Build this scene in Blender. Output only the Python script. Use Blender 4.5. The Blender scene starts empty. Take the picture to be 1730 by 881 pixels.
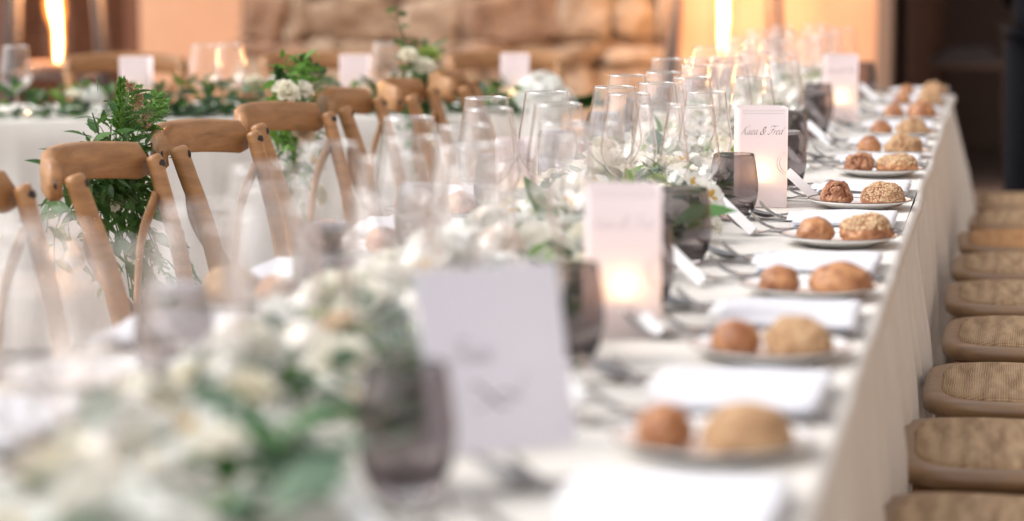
import bpy, bmesh, math, random
from mathutils import Vector, Matrix, Euler, noise
random.seed(7)
PI = math.pi
S = bpy.context.scene
COL = S.collection

# ------------------------------------------------------------------ camera
cam = bpy.data.cameras.new('camera')
cam.lens = 83.24; cam.sensor_width = 36.0; cam.sensor_fit = 'HORIZONTAL'
cam.clip_start = 0.05; cam.clip_end = 400
cam.dof.use_dof = True
cam.dof.focus_distance = 4.45
cam.dof.aperture_fstop = 2.1
co = bpy.data.objects.new('camera', cam); COL.objects.link(co)
co.location = (0, 0, 1.23)
co.rotation_euler = (math.radians(90 - 7.41), 0, math.radians(11.61))
S.camera = co

# ------------------------------------------------------------------ world + sun
SUN_EL, SUN_AZ = 44.0, -112.0          # azimuth measured from +Y towards +X (negative: from the left)
w = bpy.data.worlds.new('World'); S.world = w; w.use_nodes = True
nt = w.node_tree; nt.nodes.clear()
sky = nt.nodes.new('ShaderNodeTexSky'); sky.sky_type = 'NISHITA'; sky.sun_disc = False
sky.sun_elevation = math.radians(SUN_EL); sky.sun_rotation = math.radians(SUN_AZ)
sky.dust_density = 3.0; sky.ozone_density = 0.6
hs = nt.nodes.new('ShaderNodeHueSaturation'); hs.inputs['Saturation'].default_value = 0.22
wb = nt.nodes.new('ShaderNodeMixRGB'); wb.blend_type = 'MULTIPLY'; wb.inputs[0].default_value = 1; wb.inputs[2].default_value = (1.0, 0.985, 0.985, 1)
bg = nt.nodes.new('ShaderNodeBackground'); bg.inputs[1].default_value = 0.15
wo = nt.nodes.new('ShaderNodeOutputWorld')
nt.links.new(sky.outputs[0], hs.inputs['Color']); nt.links.new(hs.outputs[0], wb.inputs[1])
nt.links.new(wb.outputs[0], bg.inputs[0]); nt.links.new(bg.outputs[0], wo.inputs[0])
sl = bpy.data.lights.new('sun', 'SUN'); sl.energy = 1.05; sl.angle = math.radians(35); sl.color = (1, 0.955, 0.9)
so = bpy.data.objects.new('sun', sl); COL.objects.link(so)
el, az = math.radians(SUN_EL), math.radians(SUN_AZ)
sd = Vector((math.sin(az) * math.cos(el), math.cos(az) * math.cos(el), math.sin(el)))
so.rotation_euler = sd.to_track_quat('Z', 'Y').to_euler()

V = S.view_settings
V.view_transform = 'Standard'; V.look = 'None'; V.exposure = 0.90; V.gamma = 1
CY = S.cycles
CY.use_denoising = True
CY.max_bounces = 24; CY.transmission_bounces = 24; CY.transparent_max_bounces = 64
CY.diffuse_bounces = 4; CY.glossy_bounces = 6
CY.sample_clamp_indirect = 6
CY.caustics_reflective = False
CY.blur_glossy = 0.5

# ------------------------------------------------------------------ materials
MT = {}
def mat(name, color, rough=0.6, metal=0.0, var=None, vscale=20, bump=0, bscale=200, stretch=(1, 1, 1), sheen=0, coat=0, spec=0.5, detail=6, bdist=.002):
    if name in MT: return MT[name]
    m = bpy.data.materials.new(name); m.use_nodes = True
    n = m.node_tree.nodes; l = m.node_tree.links
    b = n['Principled BSDF']
    b.inputs['Base Color'].default_value = (*color, 1); b.inputs['Roughness'].default_value = rough
    b.inputs['Metallic'].default_value = metal; b.inputs['Specular IOR Level'].default_value = spec
    if sheen: b.inputs['Sheen Weight'].default_value = sheen
    if coat: b.inputs['Coat Weight'].default_value = coat; b.inputs['Coat Roughness'].default_value = 0.15
    if var or bump:
        tc = n.new('ShaderNodeTexCoord'); mp = n.new('ShaderNodeMapping'); mp.inputs['Scale'].default_value = stretch
        oi = n.new('ShaderNodeObjectInfo'); mul = n.new('ShaderNodeVectorMath'); mul.operation = 'SCALE'; mul.inputs['Scale'].default_value = 7.0
        cmb = n.new('ShaderNodeCombineXYZ'); add = n.new('ShaderNodeVectorMath'); add.operation = 'ADD'
        for i in range(3): l.new(oi.outputs['Random'], cmb.inputs[i])
        l.new(cmb.outputs[0], mul.inputs[0]); l.new(tc.outputs['Object'], add.inputs[0]); l.new(mul.outputs[0], add.inputs[1])
        l.new(add.outputs[0], mp.inputs['Vector'])
    if var:
        t = n.new('ShaderNodeTexNoise'); t.inputs['Scale'].default_value = vscale; t.inputs['Detail'].default_value = detail; t.inputs['Roughness'].default_value = 0.6
        l.new(mp.outputs[0], t.inputs['Vector'])
        r = n.new('ShaderNodeValToRGB'); r.color_ramp.elements[0].position = 0.42 if 'crust' in name else 0.3; r.color_ramp.elements[1].position = 0.60 if 'crust' in name else 0.7
        r.color_ramp.elements[0].color = (*color, 1); r.color_ramp.elements[1].color = (*var, 1)
        l.new(t.outputs['Fac'], r.inputs[0]); l.new(r.outputs[0], b.inputs['Base Color'])
    if bump:
        t2 = n.new('ShaderNodeTexNoise'); t2.inputs['Scale'].default_value = bscale; t2.inputs['Detail'].default_value = 4
        l.new(mp.outputs[0], t2.inputs['Vector'])
        bp = n.new('ShaderNodeBump'); bp.inputs['Strength'].default_value = bump; bp.inputs['Distance'].default_value = bdist
        l.new(t2.outputs['Fac'], bp.inputs['Height']); l.new(bp.outputs[0], b.inputs['Normal'])
    MT[name] = m; return m

def weave(name, c1, c2, scale, bump=0.6, rough=0.7, blotch=None):
    """woven cloth or cane: two crossed wave bands"""
    m = bpy.data.materials.new(name); m.use_nodes = True
    n = m.node_tree.nodes; l = m.node_tree.links; b = n['Principled BSDF']; b.inputs['Roughness'].default_value = rough
    b.inputs['Specular IOR Level'].default_value = 0.3
    tc = n.new('ShaderNodeTexCoord')
    nz = n.new('ShaderNodeTexNoise'); nz.inputs['Scale'].default_value = scale * 0.05
    l.new(tc.outputs['Object'], nz.inputs['Vector'])
    sc = n.new('ShaderNodeVectorMath'); sc.operation = 'MULTIPLY_ADD'; sc.inputs[1].default_value = (3.0 / scale,) * 3
    l.new(nz.outputs['Color'], sc.inputs[0]); l.new(tc.outputs['Object'], sc.inputs[2])
    ws = []
    for d in ('X', 'Y', 'Z'):
        wv = n.new('ShaderNodeTexWave'); wv.bands_direction = d; wv.inputs['Scale'].default_value = scale / 6.28 * (1 if d != 'Y' else 1.35)
        wv.inputs['Distortion'].default_value = 0.6; wv.inputs['Detail Scale'].default_value = 2
        l.new(sc.outputs[0], wv.inputs['Vector']); ws.append(wv)
    mx = n.new('ShaderNodeMath'); mx.operation = 'MULTIPLY'; l.new(ws[0].outputs['Fac'], mx.inputs[0]); l.new(ws[1].outputs['Fac'], mx.inputs[1])
    n2 = n.new('ShaderNodeTexNoise'); n2.inputs['Scale'].default_value = 9; n2.inputs['Detail'].default_value = 8
    mpp = n.new('ShaderNodeMapping'); mpp.inputs['Scale'].default_value = (1, 6, 1)
    l.new(tc.outputs['Object'], mpp.inputs['Vector']); l.new(mpp.outputs[0], n2.inputs['Vector'])
    a2 = n.new('ShaderNodeMath'); a2.operation = 'MULTIPLY_ADD'; a2.inputs[1].default_value = 0.6
    l.new(mx.outputs[0], a2.inputs[0]); l.new(n2.outputs['Fac'], a2.inputs[2])
    r = n.new('ShaderNodeValToRGB'); r.color_ramp.elements[0].position = 0.35; r.color_ramp.elements[1].position = 0.95
    r.color_ramp.elements[0].color = (*c1, 1); r.color_ramp.elements[1].color = (*c2, 1)
    l.new(a2.outputs[0], r.inputs[0]); l.new(r.outputs[0], b.inputs['Base Color'])
    bp = n.new('ShaderNodeBump'); bp.inputs['Strength'].default_value = bump; bp.inputs['Distance'].default_value = 0.0015
    l.new(mx.outputs[0], bp.inputs['Height']); l.new(bp.outputs[0], b.inputs['Normal'])
    MT[name] = m; return m

def thin_sheet(name, color, trans, rough=0.8, tcol=None, var=None):
    """paper, petals and leaves: diffuse plus translucent"""
    m = bpy.data.materials.new(name); m.use_nodes = True
    n = m.node_tree.nodes; l = m.node_tree.links; b = n['Principled BSDF']; o = n['Material Output']
    b.inputs['Base Color'].default_value = (*color, 1); b.inputs['Roughness'].default_value = rough; b.inputs['Specular IOR Level'].default_value = 0.3
    t = n.new('ShaderNodeBsdfTranslucent'); t.inputs[0].default_value = (*(tcol or color), 1)
    if var:
        oi = n.new('ShaderNodeObjectInfo'); mx = n.new('ShaderNodeMixRGB'); mx.inputs[1].default_value = (*color, 1); mx.inputs[2].default_value = (*var, 1)
        l.new(oi.outputs['Random'], mx.inputs[0]); l.new(mx.outputs[0], b.inputs['Base Color'])
        if not tcol: l.new(mx.outputs[0], t.inputs[0])
    s = n.new('ShaderNodeMixShader'); s.inputs[0].default_value = trans
    l.new(b.outputs[0], s.inputs[1]); l.new(t.outputs[0], s.inputs[2]); l.new(s.outputs[0], o.inputs[0])
    MT[name] = m; return m

def thin_glass(name, c_mid, c_edge, power=1.0):
    m = bpy.data.materials.new(name); m.use_nodes = True
    n = m.node_tree.nodes; l = m.node_tree.links; n.clear()
    o = n.new('ShaderNodeOutputMaterial')
    lw = n.new('ShaderNodeLayerWeight'); lw.inputs['Blend'].default_value = 0.5
    r = n.new('ShaderNodeValToRGB'); e = r.color_ramp.elements
    e[0].position = 0.55; e[0].color = (*c_mid, 1); e[1].position = 0.99; e[1].color = (*c_edge, 1)
    l.new(lw.outputs['Facing'], r.inputs[0])
    t = n.new('ShaderNodeBsdfTransparent'); l.new(r.outputs[0], t.inputs[0])
    g = n.new('ShaderNodeBsdfGlossy'); g.inputs['Roughness'].default_value = 0.03; g.inputs['Color'].default_value = (1, 0.98, 0.97, 1)
    f = n.new('ShaderNodeFresnel'); gm = n.new('ShaderNodeNewGeometry'); io = n.new('ShaderNodeMath'); io.operation = 'MULTIPLY_ADD'; io.inputs[1].default_value = -0.8333; io.inputs[2].default_value = 1.5; l.new(gm.outputs['Backfacing'], io.inputs[0]); l.new(io.outputs[0], f.inputs[0])
    mu = n.new('ShaderNodeMath'); mu.operation = 'MULTIPLY'; mu.inputs[1].default_value = power; mu.use_clamp = True; l.new(f.outputs[0], mu.inputs[0])
    s = n.new('ShaderNodeMixShader'); l.new(mu.outputs[0], s.inputs[0]); l.new(t.outputs[0], s.inputs[1]); l.new(g.outputs[0], s.inputs[2])
    l.new(s.outputs[0], o.inputs[0]); MT[name] = m; return m

def real_glass(name, c, rough=0.0):
    m = bpy.data.materials.new(name); m.use_nodes = True
    n = m.node_tree.nodes; l = m.node_tree.links; n.clear()
    o = n.new('ShaderNodeOutputMaterial'); g = n.new('ShaderNodeBsdfGlass'); g.inputs['Color'].default_value = (*c, 1); g.inputs['Roughness'].default_value = rough; g.inputs['IOR'].default_value = 1.5
    l.new(g.outputs[0], o.inputs[0]); MT[name] = m; return m

def glow(name, c, s, edge=None):
    m = bpy.data.materials.new(name); m.use_nodes = True
    n = m.node_tree.nodes; l = m.node_tree.links; n.clear()
    o = n.new('ShaderNodeOutputMaterial'); g = n.new('ShaderNodeEmission'); g.inputs[0].default_value = (*c, 1); g.inputs[1].default_value = s
    if edge is None: l.new(g.outputs[0], o.inputs[0])
    else:                                     # soft-edged flame body, clear towards its rim
        lw = n.new('ShaderNodeLayerWeight'); lw.inputs[0].default_value = 0.4
        t = n.new('ShaderNodeBsdfTransparent'); mx = n.new('ShaderNodeMixShader')
        r = n.new('ShaderNodeMath'); r.operation = 'MULTIPLY_ADD'; r.inputs[1].default_value = -edge; r.inputs[2].default_value = edge; r.use_clamp = True
        l.new(lw.outputs['Facing'], r.inputs[0]); l.new(r.outputs[0], mx.inputs[0]); l.new(t.outputs[0], mx.inputs[1]); l.new(g.outputs[0], mx.inputs[2])
        l.new(mx.outputs[0], o.inputs[0])
    MT[name] = m; return m

M_wood = mat('chair_wood', (0.44, 0.225, 0.09), 0.45, var=(0.26, 0.12, 0.045), vscale=9, bump=0.25, bscale=60, stretch=(1.5, 1.5, 7), coat=0.15)
M_frame = mat('seat_wood', (0.31, 0.19, 0.095), 0.38, var=(0.19, 0.11, 0.055), vscale=8, bump=0.2, bscale=50, stretch=(8, 1, 1), coat=0.2)
M_iron = mat('iron_bolt', (0.05, 0.04, 0.038), 0.4, metal=0.8)
M_cane = weave('cane_weave', (0.19, 0.11, 0.05), (0.68, 0.49, 0.30), 340, 1.0, 0.6)
M_cane2 = weave('cane_weave_orange', (0.32, 0.15, 0.05), (0.60, 0.34, 0.15), 290, 0.8, 0.55)
M_cloth = weave('table_linen', (0.64, 0.615, 0.575), (0.73, 0.70, 0.66), 1500, 0.35, 0.9)
M_cloth2 = weave('table_linen_cream', (0.72, 0.695, 0.65), (0.81, 0.785, 0.74), 1500, 0.35, 0.9)
M_nap = mat('napkin_cotton', (0.62, 0.63, 0.685), 0.85, bump=0.25, bscale=350, sheen=0.2)
M_paper = mat('white_paper', (0.77, 0.77, 0.785), 0.6, bump=0.1, bscale=300)
M_lav = thin_sheet('card_paper', (0.80, 0.795, 0.88), 0.12, 0.6)
M_lantern = thin_sheet('lantern_paper', (0.89, 0.86, 0.89), 0.58, 0.7, (0.95, 0.84, 0.85))
M_ink = mat('print_ink', (0.035, 0.03, 0.035), 0.7)
M_inkgrey = mat('print_ink_grey', (0.20, 0.19, 0.22), 0.7)
M_faint = mat('print_ink_faint', (0.50, 0.46, 0.50), 0.7)
M_plate = mat('porcelain', (0.83, 0.825, 0.82), 0.12, coat=0.4)
M_line = mat('plate_line', (0.10, 0.08, 0.075), 0.25)
M_steel = mat('polished_steel', (0.40, 0.385, 0.375), 0.18, metal=1.0)
M_glass = thin_glass('clear_wine_glass', (0.99, 0.985, 0.985), (0.40, 0.315, 0.295), 1.8)
M_stem = real_glass('clear_glass_stem', (0.97, 0.965, 0.965))
M_smoke = real_glass('smoked_glass', (0.735, 0.71, 0.715))
M_bread_pale = mat('crust_pale', (0.30, 0.145, 0.06), 0.65, var=(0.52, 0.33, 0.18), vscale=60, bump=0.9, bscale=220, bdist=.005)
M_bread_brown = mat('crust_brown', (0.22, 0.070, 0.022), 0.45, var=(0.46, 0.22, 0.09), vscale=38, bump=0.5, bscale=160, coat=0.12, bdist=.004)
M_bread_dark = mat('crust_walnut', (0.25, 0.085, 0.035), 0.5, var=(0.50, 0.26, 0.14), vscale=48, bump=1.0, bscale=200, bdist=.005)
M_crumb = mat('torn_crumb', (0.13, 0.04, 0.018), 0.8, bump=0.8, bscale=200)
M_seed = mat('oat_seed', (0.66, 0.50, 0.31), 0.6, var=(0.42, 0.26, 0.13), vscale=90)
M_petal = thin_sheet('cream_petal', (0.90, 0.87, 0.74), 0.42, 0.7, var=(0.91, 0.90, 0.85))
M_petalw = thin_sheet('white_petal', (0.90, 0.91, 0.88), 0.42, 0.7)
M_throat = thin_sheet('yellow_throat', (0.72, 0.48, 0.12), 0.2, 0.6)
M_blush = thin_sheet('blush_petal', (0.86, 0.74, 0.60), 0.3, 0.7)
M_budgreen = thin_sheet('green_bud', (0.42, 0.52, 0.16), 0.3, 0.7)
M_leaf = thin_sheet('ruscus_leaf', (0.045, 0.12, 0.035), 0.35, 0.38, var=(0.08, 0.17, 0.04))
M_leaf2 = thin_sheet('bright_leaf', (0.09, 0.22, 0.03), 0.35, 0.42, var=(0.15, 0.30, 0.05))
M_euca = thin_sheet('eucalyptus_leaf', (0.10, 0.17, 0.115), 0.25, 0.55, var=(0.17, 0.25, 0.17))
M_bronze = thin_sheet('bronze_frond', (0.52, 0.33, 0.22), 0.35, 0.6)
M_stalk = mat('green_stalk', (0.07, 0.12, 0.035), 0.6)
M_wax = mat('candle_wax', (0.85, 0.80, 0.72), 0.5)
M_flame = glow('candle_flame', (1.0, 0.62, 0.22), 30)
M_hflame = glow('heater_flame', (1.0, 0.66, 0.28), 22)
M_hflame2 = glow('heater_flame_edge', (1.0, 0.26, 0.03), 2.6, 0.6)
M_steeld = mat('heater_steel', (0.15, 0.13, 0.13), 0.6, metal=0.2)
M_copper = mat('heater_burner', (0.60, 0.36, 0.24), 0.35, metal=0.5)
M_tube = thin_glass('heater_tube_glass', (0.98, 0.96, 0.95), (0.6, 0.5, 0.45), 1.0)
M_plaster = mat('terracotta_plaster', (0.56, 0.315, 0.195), 0.9, var=(0.62, 0.40, 0.27), vscale=1.6, bump=0.8, bscale=30)
M_mortar = mat('mortar', (0.38, 0.27, 0.20), 0.95, var=(0.16, 0.09, 0.06), vscale=8, bump=1.0, bscale=40)
M_stone = []
for i, (a, b_) in enumerate((((0.44, 0.33, 0.235), (0.20, 0.135, 0.09)), ((0.52, 0.42, 0.32), (0.28, 0.20, 0.145)), ((0.38, 0.255, 0.175), (0.20, 0.125, 0.085)), ((0.48, 0.39, 0.30), (0.25, 0.18, 0.13)))):
    M_stone.append(mat('rubble_stone_%s' % 'abcd'[i], a, 0.95, var=b_, vscale=11, bump=1.0, bscale=14, bdist=.03))
M_shut = mat('shutter_wood', (0.17, 0.065, 0.028), 0.6, var=(0.10, 0.035, 0.015), vscale=6, stretch=(1, 1, 8))
M_dark = mat('shaded_dark_brown', (0.12, 0.066, 0.045), 0.6, var=(0.085, 0.045, 0.03), vscale=3)  # brown with the doorway's shade put into the colour
M_greyw = mat('grey_bounce_wall', (0.60, 0.54, 0.48), 0.95, var=(0.46, 0.42, 0.38), vscale=3, bump=.8, bscale=20, bdist=.01)  # neutral and pale for the light the unseen wall throws back
M_jamb = mat('stone_jamb', (0.20, 0.15, 0.12), 0.9)
M_floor = mat('flagstone', (0.17, 0.125, 0.10), 0.8, var=(0.10, 0.07, 0.058), vscale=2.5, bump=0.6, bscale=25)
M_greyl = mat('grey_linen', (0.06, 0.05, 0.048), 0.9)
M_black = mat('black_cloth', (0.006, 0.0065, 0.009), 0.9, bump=0.3, bscale=300, spec=0.1)
M_skin = mat('skin', (0.50, 0.28, 0.19), 0.5)
M_hair = mat('dark_hair', (0.02, 0.014, 0.01), 0.5)
M_shoe = mat('black_leather', (0.012, 0.012, 0.012), 0.3)
M_tub = mat('table_board', (0.30, 0.2, 0.12), 0.7)

# ------------------------------------------------------------------ mesh helpers
class MB:
    def __init__(s): s.v = []; s.f = []; s.mi = []
    def add(s, vs, fs, mi=0):
        o = len(s.v); s.v += [tuple(v) for v in vs]; s.f += [tuple(i + o for i in f) for f in fs]; s.mi += [mi] * len(fs)
    def mesh(s, name, mats, smooth=True):
        me = bpy.data.meshes.new(name); me.from_pydata(s.v, [], s.f); me.update()
        for m in (mats if isinstance(mats, (list, tuple)) else [mats]): me.materials.append(m)
        me.polygons.foreach_set('material_index', s.mi)
        me.polygons.foreach_set('use_smooth', [smooth] * len(me.polygons)); me.update()
        return me
def box(x0, x1, y0, y1, z0, z1):
    return ([(x0, y0, z0), (x1, y0, z0), (x1, y1, z0), (x0, y1, z0), (x0, y0, z1), (x1, y0, z1), (x1, y1, z1), (x0, y1, z1)],
            [(0, 3, 2, 1), (4, 5, 6, 7), (0, 1, 5, 4), (1, 2, 6, 5), (2, 3, 7, 6), (3, 0, 4, 7)])
def lathe(prof, n=24, loc=(0, 0, 0)):
    vs = []; fs = []
    for r, z in prof:
        for k in range(n):
            a = 2 * PI * k / n; vs.append((loc[0] + r * math.cos(a), loc[1] + r * math.sin(a), loc[2] + z))
    for i in range(len(prof) - 1):
        for k in range(n):
            fs.append((i * n + k, i * n + (k + 1) % n, (i + 1) * n + (k + 1) % n, (i + 1) * n + k))
    return vs, fs
def sm(pts, n):
    """Catmull-Rom through pts, n samples"""
    P = [Vector(p) for p in pts]; P = [2 * P[0] - P[1]] + P + [2 * P[-1] - P[-2]]; out = []
    m = len(P) - 3
    for i in range(n):
        t = i / (n - 1) * m; k = min(int(t), m - 1); t -= k; a, b, c, d = P[k:k + 4]
        out.append(0.5 * ((2 * b) + (c - a) * t + (2 * a - 5 * b + 4 * c - d) * t * t + (3 * b - a - 3 * c + d) * t ** 3))
    return out
def tube(path, rad, n=8, up=None, flat=None, caps=True, sq=1.0):
    """sweep; rad = number / list / list of (rx, ry) pairs; sq<1 squarer section"""
    P = [Vector(p) for p in path]; vs = []; fs = []; N = len(P)
    if not isinstance(rad, (list, tuple)): rad = [rad] * N
    prev = None
    for i, p in enumerate(P):
        t = (P[min(i + 1, N - 1)] - P[max(i - 1, 0)]).normalized()
        u = Vector(up) if up else (prev if prev else (Vector((0, 0, 1)) if abs(t.z) < 0.9 else Vector((0, 1, 0))))
        x = t.cross(u); x = x.normalized() if x.length > 1e-6 else Vector((1, 0, 0)); y = x.cross(t).normalized(); prev = y
        rx, ry = rad[i] if isinstance(rad[i], (list, tuple)) else (rad[i], rad[i])
        for k in range(n):
            a = 2 * PI * k / n; c, s_ = math.cos(a), math.sin(a)
            c = math.copysign(abs(c) ** sq, c); s_ = math.copysign(abs(s_) ** sq, s_)
            vs.append(p + x * rx * c + y * ry * s_)
    for i in range(N - 1):
        for k in range(n): fs.append((i * n + k, i * n + (k + 1) % n, (i + 1) * n + (k + 1) % n, (i + 1) * n + k))
    if caps: fs.append(tuple(range(n - 1, -1, -1))); fs.append(tuple((N - 1) * n + k for k in range(n)))
    return vs, fs
def bevel_box(name, x0, x1, y0, y1, z0, z1, r, m, seg=2):
    bm = bmesh.new(); vs, fs = box(x0, x1, y0, y1, z0, z1); V_ = [bm.verts.new(v) for v in vs]
    for f in fs: bm.faces.new([V_[i] for i in f])
    bmesh.ops.bevel(bm, geom=bm.edges[:], offset=r, segments=seg, profile=0.5, affect='EDGES')
    me = bpy.data.meshes.new(name); bm.to_mesh(me); bm.free(); me.materials.append(m)
    me.polygons.foreach_set('use_smooth', [True] * len(me.polygons)); return me
def one(name, geo, m, smooth=True):
    b = MB()
    for g in (geo if isinstance(geo, list) else [geo]): b.add(*g)
    return b.mesh(name, m, smooth)
def xf(geo, M): return [M @ Vector(v) for v in geo[0]], geo[1]

def ob(name, me, parent=None, loc=(0, 0, 0), rot=(0, 0, 0), sc=(1, 1, 1), label=None, cat=None, group=None, kind=None):
    o = bpy.data.objects.new(name, me); COL.objects.link(o)
    if parent: o.parent = parent
    o.location = loc; o.rotation_euler = rot; o.scale = (sc,) * 3 if isinstance(sc, (int, float)) else sc
    if label: o['label'] = label
    if cat: o['category'] = cat
    if group: o['group'] = group
    if kind: o['kind'] = kind
    return o
def thing(name, label, cat, loc=(0, 0, 0), rot=(0, 0, 0), group=None, sc=(1, 1, 1)): return ob(name, None, None, loc, rot, sc, label, cat, group)
def dup(o, parent=None, loc=None, rot=None, sc=None, label=None):
    c = o.copy(); COL.objects.link(c); c.parent = parent
    if loc is not None: c.location = loc
    if rot is not None: c.rotation_euler = rot
    if sc is not None: c.scale = (sc,) * 3
    if label: c['label'] = label
    for ch in list(o.children): dup(ch, c)
    return c
ORD = ['nearest', 'second', 'third', 'fourth', 'fifth', 'sixth', 'seventh', 'eighth', 'ninth', 'tenth', 'eleventh', 'twelfth', 'thirteenth', 'fourteenth', 'fifteenth', 'sixteenth', 'seventeenth', 'eighteenth', 'nineteenth', 'twentieth', 'twenty-first', 'twenty-second', 'twenty-third', 'twenty-fourth', 'twenty-fifth', 'twenty-sixth', 'twenty-seventh', 'twenty-eighth', 'twenty-ninth', 'thirtieth', 'thirty-first', 'thirty-second', 'thirty-third', 'thirty-fourth', 'thirty-fifth', 'thirty-sixth', 'thirty-seventh', 'thirty-eighth', 'thirty-ninth', 'fortieth', 'forty-first', 'forty-second', 'forty-third', 'forty-fourth', 'forty-fifth', 'forty-sixth', 'forty-seventh', 'forty-eighth', 'forty-ninth', 'fiftieth', 'fifty-first']

# ================================================================== SETTING
ob('ground', one('ground', box(-40, 40, -30, 60, -0.2, 0), M_floor, False), kind='structure')
WY = 12.3
# rear wall: one thing, made of its plaster bays, the rubble bay and the jambs
wall = thing('courtyard_wall', 'tall terracotta courtyard wall with a bay of rough rubble stone', 'wall'); wall['kind'] = 'structure'
ob('plaster', one('plaster', box(-4.60, -4.02, WY, WY + 0.4, 0, 4), M_plaster, False), wall)
ob('plaster', one('plaster', box(-1.72, -0.62, WY, WY + 0.4, 0, 4), M_plaster, False), wall)
ob('plaster', one('plaster', box(-9.0, -6.3, WY, WY + 0.4, 0, 4), M_plaster, False), wall)
ob('plaster', one('plaster', box(1.6, 6.0, WY, WY + 0.4, 0, 4), M_plaster, False), wall)
ob('lintel', one('lintel', [box(-6.3, -4.60, WY + .002, WY + 0.4, 2.5, 4), box(-0.62, 1.6, WY + .002, WY + 0.4, 2.5, 4)], M_plaster, False), wall)
ob('door_jamb', one('jamb', box(-0.62, -0.545, WY - 0.03, WY + 0.42, 0, 2.5), M_jamb, False), wall)
ob('mortar_bed', one('mortar', box(-4.02, -1.72, WY + 0.05, WY + 0.4, 0, 4), M_mortar, False), wall)
def stone_mesh(seed, w_, h_):
    bm = bmesh.new(); bmesh.ops.create_icosphere(bm, subdivisions=4, radius=1)
    for v in bm.verts:
        p = v.co.copy()
        q = Vector([math.copysign(abs(c) ** 0.7, c) for c in p])
        d = 1.04 + 0.42 * noise.noise(p * 1.1 + Vector((seed * 3.1, 0, 0))) + 0.16 * noise.noise(p * 3.5 + Vector((seed, 5, 0))) + .08 * noise.noise(p * 8)
        v.co = Vector((q.x * w_ * d * .54, q.y * 0.09 * d, q.z * h_ * d * .54))
    me = bpy.data.meshes.new('stone'); bm.to_mesh(me); bm.free(); me.materials.append(M_stone[seed % 4])
    me.polygons.foreach_set('use_smooth', [True] * len(me.polygons)); return me
rs = random.Random(5)
z = 0.0; k = 0
while z < 2.2:
    h_ = rs.choice((0.10, 0.15, 0.24, 0.28)); x = -4.02 - rs.uniform(0, 0.12)
    while x < -1.72:
        w_ = rs.uniform(0.14, 0.55); w_ = min(w_, -1.70 - x + 0.02)
        if w_ < 0.05: break
        ob('stone', stone_mesh(k, w_, h_), wall, (max(x, -4.02) + w_ / 2, WY + 0.05 + rs.uniform(-.035, .02), z + h_ / 2 + rs.uniform(-.02, .02)), (0, rs.uniform(-.22, .22), 0)); k += 1
        x += w_ + 0.006
    z += h_ + 0.006
sw = thing('side_wall', 'unseen pale wall added beyond the cane seats to shade the hanging cloth', 'wall'); sw['kind'] = 'structure'  # unseen wall, added to shade the cloth's side and bounce light on it
ob('plaster', one('plaster', box(3.0, 3.4, -8, WY - .01, 0, 5), M_greyw, False), sw)
# louvred shutter door on the left
sh = thing('shutter_door', 'dark brown louvred wooden door behind the patio heater with a wide pan', 'door')
fr = [box(-6.3, -6.2, WY + .03, WY + .12, 0, 2.5), box(-4.70, -4.60, WY + .03, WY + .12, 0, 2.5), box(-5.50, -5.40, WY + .031, WY + .121, 0, 2.5), box(-6.2, -4.7, WY + .032, WY + .12, 0, .15), box(-6.2, -4.7, WY + .032, WY + .12, 2.4, 2.5)]
ob('door_frame', one('frame', fr, M_shut, False), sh)
sl_ = []
zz = 0.17
while zz < 2.38:
    for a, b_ in ((-6.2, -5.5), (-5.4, -4.7)):
        g = box(a, b_, -0.02, 0.02, -0.004, 0.004); sl_.append(xf(g, Matrix.Translation((0, WY + .08, zz)) @ Matrix.Rotation(math.radians(35), 4, 'X')))
    zz += 0.03
s_ = ob('slats', one('slats', sl_, M_shut, False), sh); s_['kind'] = 'stuff'
ob('backing', one('backing', box(-6.3, -4.6, WY + .13, WY + .16, 0, 2.5), M_dark, False), sh)
# dark doorway on the right: a deep recess, part of its shade put into the brown
rc = thing('doorway_recess', 'deep dark brown doorway beyond the far end of the table', 'doorway'); rc['kind'] = 'structure'
ob('side_panel', one('side', box(-0.60, -0.545, WY + .42, WY + 3, 0, 2.5), M_dark, False), rc)
ob('side_panel', one('side', box(1.6, 1.66, WY + .42, WY + 3, 0, 2.5), M_dark, False), rc)
ob('back_panel', one('back', box(-0.6, 1.66, WY + 3, WY + 3.1, 0, 2.5), M_dark, False), rc)
ob('ceiling_panel', one('ceil', box(-0.6, 1.66, WY + .42, WY + 3.1, 2.5, 2.6), M_dark, False), rc)
# half-open leaf inside the doorway
lf = thing('door_leaf', 'dark plank door folded back inside the doorway behind the table end', 'door', (-.47, WY + .45, 0), (0, 0, math.radians(80)))
for i in range(5):
    ob('plank', one('plank', box(i * 0.17, i * 0.17 + 0.164, -.02, .02, 0.02, 2.45), M_dark, False), lf)
# side table with folded grey linen and a tealight inside the doorway
st = thing('side_stool', 'narrow dark stool standing in front of the brown doorway', 'stool', (-0.16, 13.3, 0))
ob('seat', bevel_box('stool_top', -.24, .24, -.14, .14, .60, .63, .01, M_dark), st)
for sx in (-1, 1):
    for sy in (-1, 1): ob('leg', one('stool_leg', tube([(sx * .2, sy * .11, 0), (sx * .19, sy * .10, .60)], .017, 6), M_dark), st)
def crumple(name, w_, d_, h_, m, seed):
    b = MB(); n = 14; vs = []; fs = []
    for j in range(n):
        for i in range(n):
            u, v = i / (n - 1) * 2 - 1, j / (n - 1) * 2 - 1
            e = max(0, 1 - max(abs(u), abs(v)) ** 4)
            vs.append((u * w_ / 2, v * d_ / 2, h_ * e * (0.7 + 0.6 * noise.noise(Vector((u * 1.6 + seed, v * 2, 0))))))
    for j in range(n - 1):
        for i in range(n - 1): fs.append((j * n + i, j * n + i + 1, (j + 1) * n + i + 1, (j + 1) * n + i))
    b.add(vs, fs); return b.mesh(name, m)
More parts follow.
